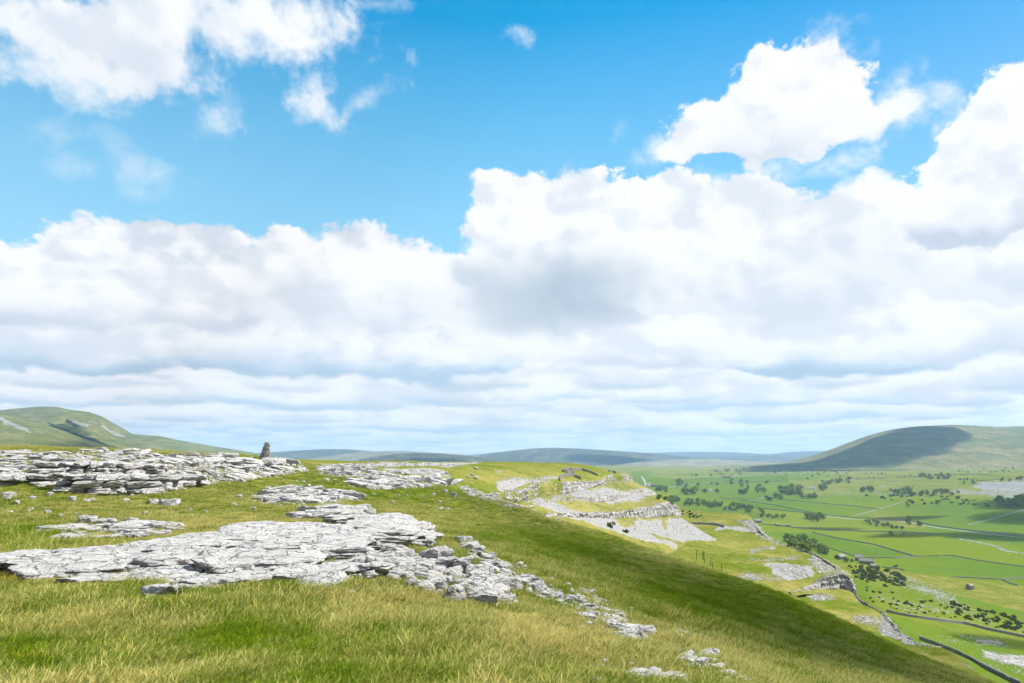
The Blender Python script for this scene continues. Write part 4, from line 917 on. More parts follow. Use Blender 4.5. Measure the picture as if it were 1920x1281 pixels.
outcrop('low rocks at the bottom edge right of centre in the grass', [[(1270, 1232), (1320, 1225), (1350, 1250), (1330, 1270), (1290, 1262)], [(1185, 1262), (1260, 1268), (1300, 1290), (1180, 1290)], [(1360, 1270), (1400, 1278), (1390, 1290), (1350, 1290)]], 50, (20, 66), 35, n_small=420, small_px=(4, 12), flat=.35, meshes=SLABS[6:]+BOULD)
outcrop('layered rock patch right of the cairn on the middle plateau', [[(470, 938), (500, 925), (560, 918), (650, 926), (675, 938), (600, 946), (480, 946)]], 90, (16, 60), 36, n_small=420, small_px=(3, 10), meshes=MIDS, flat=.3, rise=.7)
outcrop('rock patch directly behind the right end of the broad pavement', [[(550, 965), (600, 955), (690, 958), (702, 972), (690, 985), (600, 980), (540, 975)]], 70, (18, 66), 37, n_small=260, small_px=(3, 10), meshes=MIDS, flat=.3, rise=.7)
outcrop('pale rock sheet beyond the green hollow in mid plateau', [[(645, 903), (700, 897), (830, 899), (850, 908), (775, 917), (690, 918), (655, 910)]], 110, (12, 46), 38, n_small=700, small_px=(3, 8), meshes=MIDS, flat=.3, rise=.7)
outcrop('dark edged boulder field left of the pale rock sheet', [[(592, 880), (640, 878), (715, 885), (725, 893), (640, 896), (596, 890)]], 90, (8, 26), 39, n_small=600, small_px=(2, 6), meshes=MIDS, flat=.5, rise=.6)
outcrop('far white band of pavement on the plateau skyline', [[(600, 872), (860, 868.5), (900, 869), (860, 873), (740, 876), (620, 877)], [(725, 886), (780, 880), (830, 883), (840, 891), (760, 890)]], 40, (8, 20), 40, n_small=2200, small_px=(2, 6), meshes=MIDS, flat=.4)
outcrop('line of rubble rock along the brow beside the dark slope', [[(860, 912), (900, 922), (945, 938), (985, 955), (940, 950), (905, 938), (870, 928)], [(1000, 960), (1060, 975), (1090, 985), (1050, 980)]], 60, (6, 20), 41, n_small=500, small_px=(2, 7), meshes=MIDS, flat=.5)
outcrop('boulder line on the crest below the grey scree fan', [[(1095, 982), (1150, 997), (1230, 1018), (1285, 1027), (1300, 1041), (1250, 1040), (1180, 1014), (1095, 988)]], 70, (6, 24), 42, n_small=500, small_px=(3, 8), meshes=MIDS, flat=.7, rise=.8)
outcrop('grey rocks at the dark slope edge above the lower wall', [[(1445, 1094), (1475, 1102), (1480, 1110), (1450, 1104)], [(1625, 1175), (1655, 1184), (1700, 1203), (1690, 1208), (1635, 1185)]], 40, (6, 24), 43, n_small=200, small_px=(3, 8), meshes=MIDS, flat=.6, rise=.8)
# loose boulders, each its own thing: px, py of foot, width px, height/width, label
LB = [(157, 985, 38, .5, 'rounded dark sided boulder on top of the small broken outcrop'), (207, 987, 20, .7, 'small grey boulder just right of the dark sided one'), (242, 982, 26, .42, 'low pale boulder at the back of the small outcrop'),
      (115, 1018, 38, .45, 'pale rock lying in grass at the front of the small outcrop'), (175, 1017, 28, .42, 'wide pale rock below the middle of the small outcrop'), (425, 1008, 24, .6, 'square white stone standing alone in yellow grass'),
      (490, 1002, 34, .38, 'dark faced stone on the back edge of the pavement'), (250, 1015, 46, .34, 'dark ended slab fragment tipped on the pavement back edge'), (300, 1008, 36, .36, 'bluish split stone beside the dark ended fragment'),
      (292, 1124, 72, .34, 'flat topped boulder in front of the pavement, heather at its side'), (655, 984, 62, .4, 'block with black vertical cracks behind the pavement'), (690, 975, 26, .85, 'upturned grey rock beside the cracked block'),
      (723, 982, 24, .4, 'pale cushion shaped stone right of the upturned rock'), (310, 950, 38, .42, 'large broken white boulder below the bedded ledge'), (282, 945, 26, .41, 'grey boulder leaning on the large broken white one'),
      (10, 935, 26, .5, 'rounded boulder at the left edge below the lowest step'), (131, 941, 18, .6, 'pale stone in grass under the dark hollow'), (160, 942, 14, .5, 'flat pale stone right of the one under the hollow'),
      (702, 1062, 36, .62, 'grey rounded rock heading the angular jumble'), (728, 1060, 30, .85, 'upright pair of pale rock in the angular jumble'), (790, 1078, 46, .45, 'broad white boulder at the middle of the jumble'),
      (850, 1130, 56, .55, 'dark left faced boulder at the lower end of the jumble'), (905, 1135, 60, .42, 'large pale boulder at the right end of the jumble'), (795, 1112, 44, .4, 'pale rock left of the dark faced boulder'),
      (1098, 1168, 44, .32, 'layered stone balanced on a smaller stone in grass'), (1106, 1176, 16, .6, 'small white stone under the layered stone'), (1090, 1182, 14, .5, 'little pale stone in front of the balanced one'),
      (1195, 1212, 46, .34, 'long white boulder on the yellow slope'), (1320, 1256, 26, .7, 'rounded white boulder near the bottom edge'), (1117, 1290, 34, .5, 'white boulder cut by the bottom edge of the picture'),
      (826, 957, 11, .55, 'left one of two white blocks on the green slope'), (840, 957, 12, .42, 'right one of two white blocks on the green slope'), (834, 926, 12, .7, 'white stone below the brow in the green hollow'),
      (762, 931, 6, .6, 'small white stone alone in the green hollow'), (812, 930, 10, .5, 'flat white stone in the middle of the green hollow'), (851, 933, 12, .9, 'tall pale stone at the right of the green hollow'),
      (1398, 1155, 7, .6, 'single white stone in the shaded slope'), (1123, 1089, 4, .6, 'tiny white stone high in the shaded slope'), (1040, 1010, 5, .6, 'small pale stone at the upper dark slope'),
      (900, 1075, 24, .5, 'pale rock in grass left of the slanting streak'), (655, 1118, 30, .3, 'flat white rock in grass ahead of the pavement'), (820, 1000, 10, .5, 'lone white stone off the right tip of the pavement')]
for i, (cx, cy, wp, hr, lab) in enumerate(LB):
    h, ok = hit1([cx], [cy]); p = h[0]; hw = wp*p[1]/F/2; hz_ = hw*hr
    o = place((BOULD if hr > .4 else SLABS[6:]+BOULD)[i % 8 if hr > .4 else i % 14], 'boulder', (p[0], p[1]+hw*.6, p[2]+hz_*.75), (hw, hw*.8, hz_*1.1), (i*1.7) % 6.28, (.1*math.sin(i), .12*math.cos(i*2)))
    tag(o, lab, 'boulder', 'loose limestone boulders'); ROCKPTS.append((p[0], p[1]+hw*.6, hw))
# random small loose stones
r_ = np.random.default_rng(77); pts = sample_poly([[(0, 930), (560, 925), (700, 950), (560, 960), (0, 975)], [(860, 1010), (1100, 1110), (1320, 1200), (1390, 1281), (1300, 1281), (1150, 1190), (900, 1070)], [(700, 925), (860, 925), (880, 950), (700, 950)], [(300, 1090), (700, 1090), (720, 1125), (300, 1115)], [(880, 1130), (1100, 1180), (1300, 1281), (1150, 1281), (960, 1200)], [(950, 935), (1080, 960), (1080, 985), (940, 960)], [(500, 880), (900, 880), (900, 925), (500, 925)]], 900, r_)
h, ok = hit1(pts[:, 0], pts[:, 1]); h = h[ok]; hw = np.exp(r_.uniform(math.log(1.8), math.log(15), len(h)))*h[:, 1]/F/2
tag(joined('rubble', LOWS, h+np.c_[0*hw, 0*hw, hw*.35], np.c_[hw, hw*.8, hw*.6], r_.uniform(0, 6, len(h)), M_STONE), kind='stuff')

# ------------------------------------------------------------------ cairn tower
M_CAIRN = stone_material('cairn stone', (.33, .32, .30), (.05, .05, .048), 1.4)
cp = hit1([497], [862.5])[0][0]; CA = empty('cairn', cp, 'tall tapering stone cairn standing on the plateau skyline', 'cairn')
r_ = np.random.default_rng(3); z = 0; Hc = 30*cp[1]/F
while z < Hc:
    f = z/Hc; rad = .88*(1-f)+.30*f; th = r_.uniform(.13, .22); k = max(4, int(2*math.pi*rad/.36)); a0 = r_.uniform(0, 6)
    for i in range(k):
        a = a0+i*2*math.pi/k; rr_ = rad*r_.uniform(.8, 1.02)-.12; w_ = r_.uniform(.14, .30); rr_ += r_.uniform(-.06, .10)
        place(MIDS[r_.integers(12)] if 0 else BOULD[r_.integers(8)] if 0 else MIDS[r_.integers(12)], 'stone', (cp[0]+math.cos(a)*rr_+.14*f, cp[1]+math.sin(a)*rr_, cp[2]+z+th/2), (w_, w_*.9, th*.62), a+r_.uniform(-.3, .3), (r_.uniform(-.12, .12), r_.uniform(-.12, .12)), CA)
    z += th*.88
for c in CA.children:
    pass
MC = {}
for c in CA.children:      # darker weathered stone: same shapes with the cairn's own material
    if c.data.name not in MC:
        m2 = c.data.copy(); m2.materials.clear(); m2.materials.append(M_CAIRN); MC[c.data.name] = m2
    c.data = MC[c.data.name]
joined('core', LOWS1, np.array([cp+np.array([.14*f, 0, f*Hc]) for f in np.linspace(.03, .93, 9)]), np.array([[.48*(1-f)+.10*f]*2+[.25] for f in np.linspace(.03, .93, 9)]), np.arange(9.), M_CAIRN, CA, None)

# ------------------------------------------------------------------ walls, road, river, barns, trees, sheep of the dale
bpy.context.view_layer.update(); DG = bpy.context.evaluated_depsgraph_get()
LAND = ('lower_spur_crag', 'valley', 'lower_spur_terrace', 'lower_spur_cliff', 'scar_headland', 'hillside', 'right_fell')
def trace(path, step=2.0, want=None):
    """photo polyline -> points on the ground"""
    out = []
    for (x0, y0), (x1, y1) in zip(path[:-1], path[1:]):
        n = max(2, int(math.hypot(x1-x0, y1-y0)/step))
        for i in range(n): out.append((x0+(x1-x0)*i/n, y0+(y1-y0)*i/n))
    out.append(path[-1]); W_ = []
    for x, y in out:
        l, nm = cast(x, y)
        if l is None: continue
        if want and not nm.startswith(want): continue
        W_.append((l.x, l.y, l.z))
    W_ = np.array(W_)
    return W_
def clean(W_, jump=2.5):
    if len(W_) < 3: return W_
    d = np.linalg.norm(np.diff(W_, axis=0), axis=1); med_ = np.median(d)+1e-6; keep = [0]
    for i in range(1, len(W_)):
        if np.linalg.norm(W_[i]-W_[keep[-1]]) < max(jump*6*med_*(i-keep[-1]), .5): keep.append(i)
    return W_[keep]
M_WALL = stone_material('dry stone wall', (.27, .262, .245), (.05, .05, .05), 1.5)
M_WALLP = stone_material('pale dry stone wall', (.27, .262, .245), (.07, .07, .07), 1.2)
def strip_wall(label, path, h=1.4, wd=.6, mat=None, group='dry stone field walls', want='valley', name='dry_stone_wall', step=2.0):
    W_ = clean(trace(path, step, want))
    if len(W_) < 3: return None
    s = np.r_[0, np.cumsum(np.linalg.norm(np.diff(W_, axis=0), axis=1))]; n = int(min(700, max(8, s[-1]/2.2)))
    q = np.linspace(0, s[-1], n); C = np.stack([np.interp(q, s, W_[:, k]) for k in range(3)], -1)
    kk = np.ones(5)/5
    for k in range(3): C[2:-2, k] = np.convolve(C[:, k], kk, 'valid')
    T = np.gradient(C, axis=0); T[:, 2] = 0; T /= np.linalg.norm(T, axis=1, keepdims=True)+1e-9; N = np.stack([-T[:, 1], T[:, 0], 0*T[:, 0]], -1)
    r = np.random.default_rng(len(label)+int(path[0][0])); hh = h*(1+r.uniform(-.12, .12, n)); gap = r.random(n) < .012; hh[gap] *= .35
    up = np.array([0, 0, 1.0]); jit = r.uniform(-.06, .06, (n, 1))
    prof = [(-.5, -1.2/h), (-.5, 0), (-.34, .6), (-.30, .98), (0.0, 1.06), (.30, .98), (.34, .6), (.5, 0), (.5, -1.2/h)]
    V = np.stack([C + N*(a*wd+jit) + up*(b*hh)[:, None] for a, b in prof], 1)      # n, 9, 3
    o = mesh_np(name, V.reshape(-1, 3) - C[0], gridfaces(n, 9), mat or M_WALL, smooth=False); o.location = C[0]
    tag(o, label, 'wall', group); return o
WALLS = [
 ('wall along the foot of the far pasture below the wooded band', [(1465, 937), (1510, 941), (1560, 946), (1600, 949), (1650, 956)]),
 ('wall climbing the pale pasture towards the scar', [(1600, 968), (1650, 955), (1692, 942)]),
 ('wall crossing the upper pasture between the bushes', [(1385, 938), (1450, 947), (1530, 963)]),
 ('wall beside the lane across the middle dale', [(1390, 950), (1510, 962), (1600, 971), (1700, 975), (1740, 984), (1800, 993), (1860, 1000), (1920, 1005)]),
 ('long wall from the field barn across the valley floor', [(1426, 983), (1450, 985), (1480, 989), (1540, 993), (1620, 997), (1700, 998), (1760, 1003)]),
 ('dark wall slanting through the bright green field', [(1523, 999), (1570, 1010), (1640, 1022), (1680, 1034), (1716, 1044)]),
 ('pale wall running from the slanting dark wall to the right', [(1620, 1046), (1680, 1047), (1716, 1044), (1785, 1042)]),
 ('dark wall crossing the bright field at the right edge', [(1785, 1042), (1830, 1051), (1880, 1058), (1925, 1064)]),
 ('wall above the farmhouse running up the dale', [(1530, 1020), (1560, 1030), (1590, 1039), (1618, 1051)]),
 ('wall passing the farm and the small barn towards the right edge', [(1655, 1064), (1690, 1068), (1725, 1082), (1760, 1093), (1800, 1105), (1840, 1115), (1880, 1124), (1925, 1137)]),
 ('pale wall beyond the small barn, upper of two', [(1735, 1082), (1800, 1083), (1870, 1087), (1925, 1084)]),
 ('pale wall beyond the small barn, lower of two', [(1826, 1105), (1870, 1107), (1925, 1107)]),
 ('short wall slanting down to the right edge of the bright field', [(1878, 1087), (1900, 1097), (1925, 1102)]),
 ('wall on the wooded side pasture under the scar at right', [(1815, 985), (1860, 974), (1925, 955)]),
 ('wall bordering the far meadow left of the lane', [(1262, 899), (1330, 897), (1400, 893), (1470, 888)]),
 ('second far meadow wall near the head of the dale', [(1215, 890), (1300, 890), (1400, 889), (1520, 887)]),
 ('wall between the far trees and the meadow', [(1255, 914), (1330, 905), (1400, 903), (1480, 903)]),
 ('wall dipping past the clump of far trees', [(1345, 922), (1356, 936), (1420, 936), (1452, 930)]),
 ('wall edging the limestone shelf above the wooded band', [(1560, 902), (1640, 897), (1700, 895), (1780, 890), (1860, 890)]),
 ('wall running along the top of the right limestone shelf', [(1830, 902), (1880, 899), (1925, 897)]),
]
for lab, pa in WALLS: strip_wall(lab, pa, 1.15 if pa[0][1] > 1000 else 1.6, .6, M_WALLP if 'pale wall' in lab or 'meadow' in lab else M_WALL)
strip_wall('dark wall contouring the shrubby hillside under the spur', [(1662, 1148), (1700, 1156), (1760, 1165), (1820, 1172), (1850, 1182), (1880, 1187), (1925, 1197)], 1.3, .7, None)
strip_wall('dark straight wall on the green shelf behind the scree nose', [(1299, 983), (1330, 984), (1347, 985), (1357, 989)], 1.5, .8, None, want='lower')
strip_wall('faint wall on the moor slope of the right hand fell', [(1715, 843), (1760, 848), (1820, 851), (1870, 852)], 1.5, .8, None, want='right')
def stone_wall(label, path, h, wd, seed, want, size=.32, mat=None):
    """nearer wall built from courses of separate stones"""
    W_ = trace(path, 1.5, want); W_ = clean(W_[W_[:, 1] > 75])
    if len(W_) < 3: return
    root = empty('dry_stone_wall', W_[0], label, 'wall', 'dry stone walls of the plateau and spur'); r = np.random.default_rng(seed)
    s = np.r_[0, np.cumsum(np.linalg.norm(np.diff(W_, axis=0), axis=1))]; L = []; H_ = []; Yw = []
    T = np.gradient(W_, axis=0); z = 0
    while z < h:
        q = r.uniform(0, .3)
        while q < s[-1]:
            p = np.array([np.interp(q, s, W_[:, k]) for k in range(3)]); t = np.array([np.interp(q, s, T[:, k]) for k in range(3)]); a = math.atan2(t[1], t[0]); k_ = 1-.25*z/h
            w_ = size*r.uniform(.7, 1.4)
            hv = h*(1+.15*math.sin(q*.7)+r.uniform(-.1, .1))
            if z < hv:
                L.append(p+[r.uniform(-.04, .04), r.uniform(-.04, .04), z+size*.2]); H_.append([w_*.55, wd*.5*k_*r.uniform(.9, 1.1), size*.33]); Yw.append(a)
            q += w_*1.0
        z += size*.5
    joined('stones', LOWS1, np.array(L), np.array(H_), np.array(Yw), mat or M_WALL, root)
stone_wall('stone wall descending past the spur to the bottom right corner', [(1724, 1200), (1765, 1214), (1790, 1224), (1822, 1239), (1840, 1250), (1860, 1261), (1890, 1276), (1915, 1288)], 1.5, .7, 5, None, .34)
stone_wall('crooked front wall of the sheepfold on the scar top', [(1050, 902), (1051, 896), (1065, 893), (1078, 892), (1077, 889), (1064, 887), (1056, 885), (1057, 882), (1092, 882), (1108, 887), (1121, 893)], 1.3, .7, 6, 'hillside', .8, M_WALLP)
stone_wall('inner wall of the sheepfold on the scar top', [(1077, 895), (1093, 901)], 1.6, .8, 7, 'hillside', .7, M_WALLP)
stone_wall('short dark wall on the plateau edge near the nose', [(1141, 884), (1150, 885), (1158, 889)], 1.2, .7, 8, 'hillside', .7, M_WALLP)
stone_wall('dark wall remnant in the middle of the plateau', [(804, 881.5), (829, 882.5)], .9, .8, 9, 'hillside', .5)

def ribbon(name, path, wd, mat, lift=.25, want='valley', step=2.0):
    W_ = clean(trace(path, step, want))
    if len(W_) < 3: return
    C = W_.copy(); kk = np.ones(5)/5
    for k in range(3): C[2:-2, k] = np.convolve(W_[:, k], kk, 'valid')
    T = np.gradient(C, axis=0); T[:, 2] = 0; T /= np.linalg.norm(T, axis=1, keepdims=True)+1e-9; N = np.stack([-T[:, 1], T[:, 0], 0*T[:, 0]], -1)
    V = np.stack([C+N*a*wd+np.array([0, 0, lift]) for a in (-.5, -.25, .25, .5)], 1)
    for k in (0, 3): V[:, k, 2] -= lift*2
    o = mesh_np(name, V.reshape(-1, 3), gridfaces(len(C), 4), mat); tag(o, kind='structure')
m_road, t, b = newmat('pale road surface', .9, .2); ps = position(t); t.put(b.inputs['Base Color'], t.mix(t.noise(ps, .8, 4, .6), (.16, .16, .165), (.26, .26, .26)))
m_wat, t, b = newmat('river water', .12, .5); ps = position(t); t.put(b.inputs['Base Color'], t.mix(t.step(t.noise(ps, .12, 4, .6), .45, .6), (.03, .035, .03), (.24, .24, .24))); bump(t, b, t.noise(ps, 1.5, 4, .6), .2)
ribbon('dale_road', [(1203, 894), (1207, 899), (1210, 904), (1211, 912)], 11, m_road, .6)
ribbon('lane', [(1530, 966), (1600, 974), (1700, 979), (1760, 990), (1830, 999), (1925, 1009)], 6, m_road, .3)
ribbon('farm_track', [(1655, 1066), (1700, 1074), (1750, 1090), (1790, 1101), (1830, 1112)], 3, m_road, .2)
ribbon('river', [(1800, 1010), (1830, 1016), (1850, 1020), (1868, 1024), (1885, 1033), (1925, 1038)], 9, m_wat, .25)

# buildings
def flatmat(name, c, c2=None, rough=.9, sc=1.5):
    m, t, b = newmat(name, rough, .2); ps = position(t); t.put(b.inputs['Base Color'], t.mix(t.noise(ps, sc, 4, .6), c, c2 or tuple(x*.7 for x in c))); return m
M_BW = flatmat('barn rubble wall', (.26, .25, .22), (.13, .125, .11)); M_BR = flatmat('stone flag roof', (.24, .225, .2), (.15, .14, .13)); M_WH = flatmat('white render', (.75, .74, .70), (.6, .59, .56))
M_OPEN = flatmat('dark opening', (.02, .02, .02)); M_RED = flatmat('dull red roof', (.16, .09, .08)); M_WOOD = flatmat('grey timber', (.14, .12, .10), (.07, .06, .05))
def boxv(c, s, rz=0.0):
    v = np.array([(x, y, z) for x in (-.5, .5) for y in (-.5, .5) for z in (0, 1)])*s
    v = np.c_[v[:, 0]*math.cos(rz)-v[:, 1]*math.sin(rz), v[:, 0]*math.sin(rz)+v[:, 1]*math.cos(rz), v[:, 2]]+c
    return v, np.array([(0, 1, 3, 2), (4, 6, 7, 5), (0, 4, 5, 1), (2, 3, 7, 6), (0, 2, 6, 4), (1, 5, 7, 3)])
HPX = {'small square field barn alone beside the long wall at right': 13, 'long low stone farm range with a pale flagged roof in the valley': 26, 'gabled farmhouse end joined to the long low range': 16, 'lower outbuilding at the right end of the farm range': 14, 'pale gabled barn beside a dark tree left of the farm': 18, 'roofed field barn at the end of the wall beyond the rock knob': 14}
def house(label, px, py, Lm, Wm, Hm, Rm, rz, wallm, roofm, nwin=3, cat='barn', name='stone_barn', chim=0, group=None):
    l, _ = cast(px, py)
    if l is None: return
    root = empty(name, l, label, cat, group); root.rotation_euler[2] = rz
    if label in HPX: root.scale = (min(1.0, HPX[label]*l.y/F/(Lm+2)),)*3
    x, y = Lm/2, Wm/2; b0 = -1.5
    V = np.array([(-x, -y, b0), (x, -y, b0), (x, y, b0), (-x, y, b0), (-x, -y, Hm), (x, -y, Hm), (x, y, Hm), (-x, y, Hm), (-x, 0, Hm+Rm), (x, 0, Hm+Rm)])
    me = bpy.data.meshes.new('wall'); me.from_pydata(V.tolist(), [], [(0, 1, 5, 4), (2, 3, 7, 6), (1, 2, 6, 9, 5), (3, 0, 4, 8, 7), (4, 5, 9, 8), (6, 7, 8, 9)]); me.materials.append(wallm)
    o = bpy.data.objects.new('wall', me); COL.objects.link(o); o.parent = root
    e = .35; th = .18; sl = Rm/y
    for sgn in (-1, 1):
        a = [(-x-e, sgn*(y+e), Hm-sl*e+.03), (x+e, sgn*(y+e), Hm-sl*e+.03), (x+e, 0, Hm+Rm+.03), (-x-e, 0, Hm+Rm+.03)]
        v = a+[(p[0], p[1], p[2]+th) for p in a]; me = bpy.data.meshes.new('roof'); me.from_pydata(v, [], [(0, 1, 2, 3), (4, 7, 6, 5), (0, 4, 5, 1), (1, 5, 6, 2), (2, 6, 7, 3), (3, 7, 4, 0)]); me.materials.append(roofm)
        o = bpy.data.objects.new('roof', me); COL.objects.link(o); o.parent = root
    for i in range(nwin):
        cx = -x+Lm*(i+.7)/(nwin+.4); dr = (i == nwin//2)
        v, f = boxv((cx, -y-.02, 0.02 if dr else Hm*.42), (1.2 if dr else 1.0, .12, 2.1 if dr else 1.2)); mesh_np('door' if dr else 'window', v, f, M_OPEN, smooth=False, parent=root)
    for i in range(chim):
        v, f = boxv(((-1 if i else 1)*(x-.5), 0, Hm+Rm-.5), (.9, .7, 1.7)); mesh_np('chimney', v, f, wallm, smooth=False, parent=root)
    return root
house('long low stone farm range with a pale flagged roof in the valley', 1625, 1058, 17, 7, 4.4, 2.6, -.45, M_BW, M_BR, 4, 'farm building', 'farm_range', 1)
house('gabled farmhouse end joined to the long low range', 1611, 1052, 10, 8, 5.2, 3, -.45, M_BW, M_BR, 3, 'farmhouse', 'farmhouse', 2)
house('lower outbuilding at the right end of the farm range', 1639, 1065, 9, 7, 3.4, 2.2, -.3, M_BW, M_BR, 2, 'farm building', 'farm_outbuilding')
house('pale gabled barn beside a dark tree left of the farm', 1577, 1049, 13, 8, 4.6, 3.2, .5, M_BW, M_BR, 3, 'barn', 'stone_barn')
house('small square field barn alone beside the long wall at right', 1819, 1105, 8, 6.5, 5, 2.4, .5, M_BW, M_BR, 2, 'barn', 'field_barn')
house('roofed field barn at the end of the wall beyond the rock knob', 1420, 980, 16, 9, 5, 3, .1, M_BW, M_BR, 3, 'barn', 'field_barn')
house('tiny sheep shelter on the valley wall, nearer the rock knob', 1458, 986, 6, 5, 2.5, 1.6, .2, M_BW, M_BR, 1, 'shelter', 'sheep_shelter')
house('tiny sheep shelter farther along the same valley wall', 1477, 987, 8, 5, 2.5, 1.6, -.3, M_BW, M_BR, 1, 'shelter', 'sheep_shelter')
house('white gabled cottage by the road at the head of the dale', 1216, 911, 13, 9, 5, 4, .6, M_WH, M_BR, 3, 'cottage', 'cottage', 1)
house('dull red roofed farmhouse right of the white cottage', 1226, 913, 20, 10, 5, 4, .1, M_BW, M_RED, 4, 'farmhouse', 'farmhouse', 1)
house('white house among the far trees in mid dale', 1331, 922, 12, 8, 5, 3.5, .4, M_WH, M_BR, 3, 'house', 'house', 1)
house('pale long farmhouse right of the biggest far tree clump', 1521, 918, 22, 9, 5, 3.5, .1, M_WH, M_BR, 4, 'farmhouse', 'farmhouse', 1)
house('small white house at the foot of the river wood', 1369, 957, 10, 7, 4, 3, .3, M_WH, M_BR, 2, 'house', 'house', 1)
house('dark hangar like barn on the far moor edge', 1362, 896.5, 30, 12, 6, 3, 0, M_BW, M_RED, 3, 'barn', 'large_barn')
# fence posts on the crest
for i, (px, py, hpx, ln) in enumerate([(1306, 1046, 15, 0), (1318, 1046, 13, .1), (1321, 1052, 14, -.15), (1332, 1057, 10, .3), (1336, 1063, 9, .25), (1353, 1067, 10, 0)]):
    p, ok = hit1([px], [py]); p = p[0]
    if p[1] > 200: p = np.array(P(px, py, 76.)); 
    hgt = hpx*p[1]/F*.95; v, f = boxv((0, 0, -.2), (.055, .055, hgt+.2)); v[v[:, 2] > 0] += (0, 0, 0); v[v[:, 2] > .1, 0] += ln*hgt*.5
    o = mesh_np('fence_post', v, f, M_WOOD, smooth=False); o.location = p; tag(o, ['upright wooden post farthest up the crest fence', 'thin leaning post second in the crest fence', 'wooden post just below the thin leaning one', 'tilted stub post in the middle of the crest fence', 'second tilted stub post of the crest fence', 'last upright post at the lower end of the crest fence'][i], 'fence post', 'posts of the broken fence on the crest')

# ------------------------------------------------------------------ trees and shrubs
def leaf_mat(name, c1, c2):
    m, t, b = newmat(name, .85, .15); ps = position(t); oi = t.node('ShaderNodeObjectInfo'); rnd = S(t, oi.outputs['Random'])
    col = t.mix(t.noise(ps, .8, 4, .7), c1, c2); col = t.mix(rnd*.5, col, tuple(x*y for x, y in zip(c2, (1.5, 1.15, .9)))); t.put(b.inputs['Base Color'], col); return m
M_LEAF = leaf_mat('broadleaf foliage', (.075, .135, .018), (.19, .26, .04)); M_BARK = flatmat('bark', (.09, .075, .06)); M_GORSE = leaf_mat('dark shrub foliage', (.04, .072, .014), (.09, .13, .028))
def crown_mesh(seed, n=420, lf=.16, mat=None, squash=.85, name='crown'):
    r = np.random.default_rng(seed); nb = r.integers(6, 10); cs = r.normal(size=(nb, 3))*(.38, .38, .26); rad = r.uniform(.32, .6, nb)
    pt = []; k = 0
    while len(pt) < n:
        i = r.integers(nb); d = r.normal(size=3); d /= np.linalg.norm(d); p = cs[i]+d*rad[i]*r.uniform(.72, 1.04)
        pt.append(p)
    pt = np.array(pt); pt /= np.abs(pt).max(0); pt[:, 2] *= squash
    A_ = r.normal(size=(n, 3)); A_ /= np.linalg.norm(A_, axis=1, keepdims=True); B_ = np.cross(A_, r.normal(size=(n, 3))); B_ /= np.linalg.norm(B_, axis=1, keepdims=True)
    s = lf*r.uniform(.6, 1.3, (n, 1)); V = np.stack([pt-A_*s, pt+B_*s*.7, pt+A_*s, pt-B_*s*.7], 1).reshape(-1, 3)
    o = mesh_np(name, V, np.arange(4*n).reshape(-1, 4), mat or M_LEAF, smooth=False); me = o.data; bpy.data.objects.remove(o); return me
CROWNS = [crown_mesh(700+i, 420) for i in range(6)]; BUSH = [crown_mesh(720+i, 170, .26, M_GORSE, .8, 'shrub') for i in range(5)]
v, f = [], []
def trunk_mesh():
    b = bmesh.new(); n = 7
    lv = [(0, 0, -.3, .09), (0.01, 0, .2, .065), (.02, .01, .5, .05), (.0, .02, .85, .02)]; rings = []
    for x, y, z, r in lv: rings.append([b.verts.new((x+r*math.cos(a*2*math.pi/n), y+r*math.sin(a*2*math.pi/n), z)) for a in range(n)])
    for p, q in zip(rings[:-1], rings[1:]):
        for a in range(n): b.faces.new((p[a], p[(a+1) % n], q[(a+1) % n], q[a]))
    for a0, z0 in ((0, .35), (2.1, .42), (4.2, .5)):
        base = Vector((.01, 0, z0)); tip = base+Vector((math.cos(a0)*.32, math.sin(a0)*.32, .3)); pr = None
        for t_, r in ((0, .035), (1, .012)):
            c = base.lerp(tip, t_); rr_ = [b.verts.new((c.x+r*math.cos(k*2.09), c.y+r*math.sin(k*2.09), c.z)) for k in range(3)]
            if pr:
                for k in range(3): b.faces.new((pr[k], pr[(k+1) % 3], rr_[(k+1) % 3], rr_[k]))
            pr = rr_
    me = bpy.data.meshes.new('trunk'); b.to_mesh(me); b.free(); me.materials.append(M_BARK); return me
TRUNK = trunk_mesh()
def tree(px, py, hpx, label, group, asp=.5, name='broadleaf_tree', cat='tree', r=None, lap=True):
    l, nm = cast(px, py)
    if l is None or nm not in LAND: return None
    h = hpx*.78*l.y/F; root = empty(name, l, label, cat, group)
    o = bpy.data.objects.new('trunk', TRUNK); COL.objects.link(o); o.parent = root; o.scale = (h*.5, h*.5, h*.75)
    o = bpy.data.objects.new('crown', CROWNS[r.integers(6)]); COL.objects.link(o); o.parent = root; o.location = (0, 0, h*.56); o.scale = (h*asp, h*asp, h*.46/.85); o.rotation_euler[2] = r.uniform(0, 6.3)
    return root
rt = np.random.default_rng(12)
ORD = ['leftmost ', 'second from left, ', 'third from left, ', 'fourth from left, ', 'fifth from left, ', 'sixth from left, ', 'seventh from left, ']
ORR = ['rightmost ', 'second from right, ', 'third from right, ', 'fourth from right, ', 'fifth from right, ', 'sixth from right, ', 'seventh from right, ']
WN = 'first second third fourth fifth sixth seventh eighth ninth tenth eleventh twelfth thirteenth'.split()
def nth(j, n):
    if n < 2 or n > 26: return ''
    if n > 14: return (('leftmost ' if j == 0 else WN[j]+' from left, ') if j < (n+1)//2 else ('rightmost ' if n-1-j == 0 else WN[n-1-j]+' from right, '))
    return ORD[j] if j < (n+1)//2 else ORR[n-1-j]
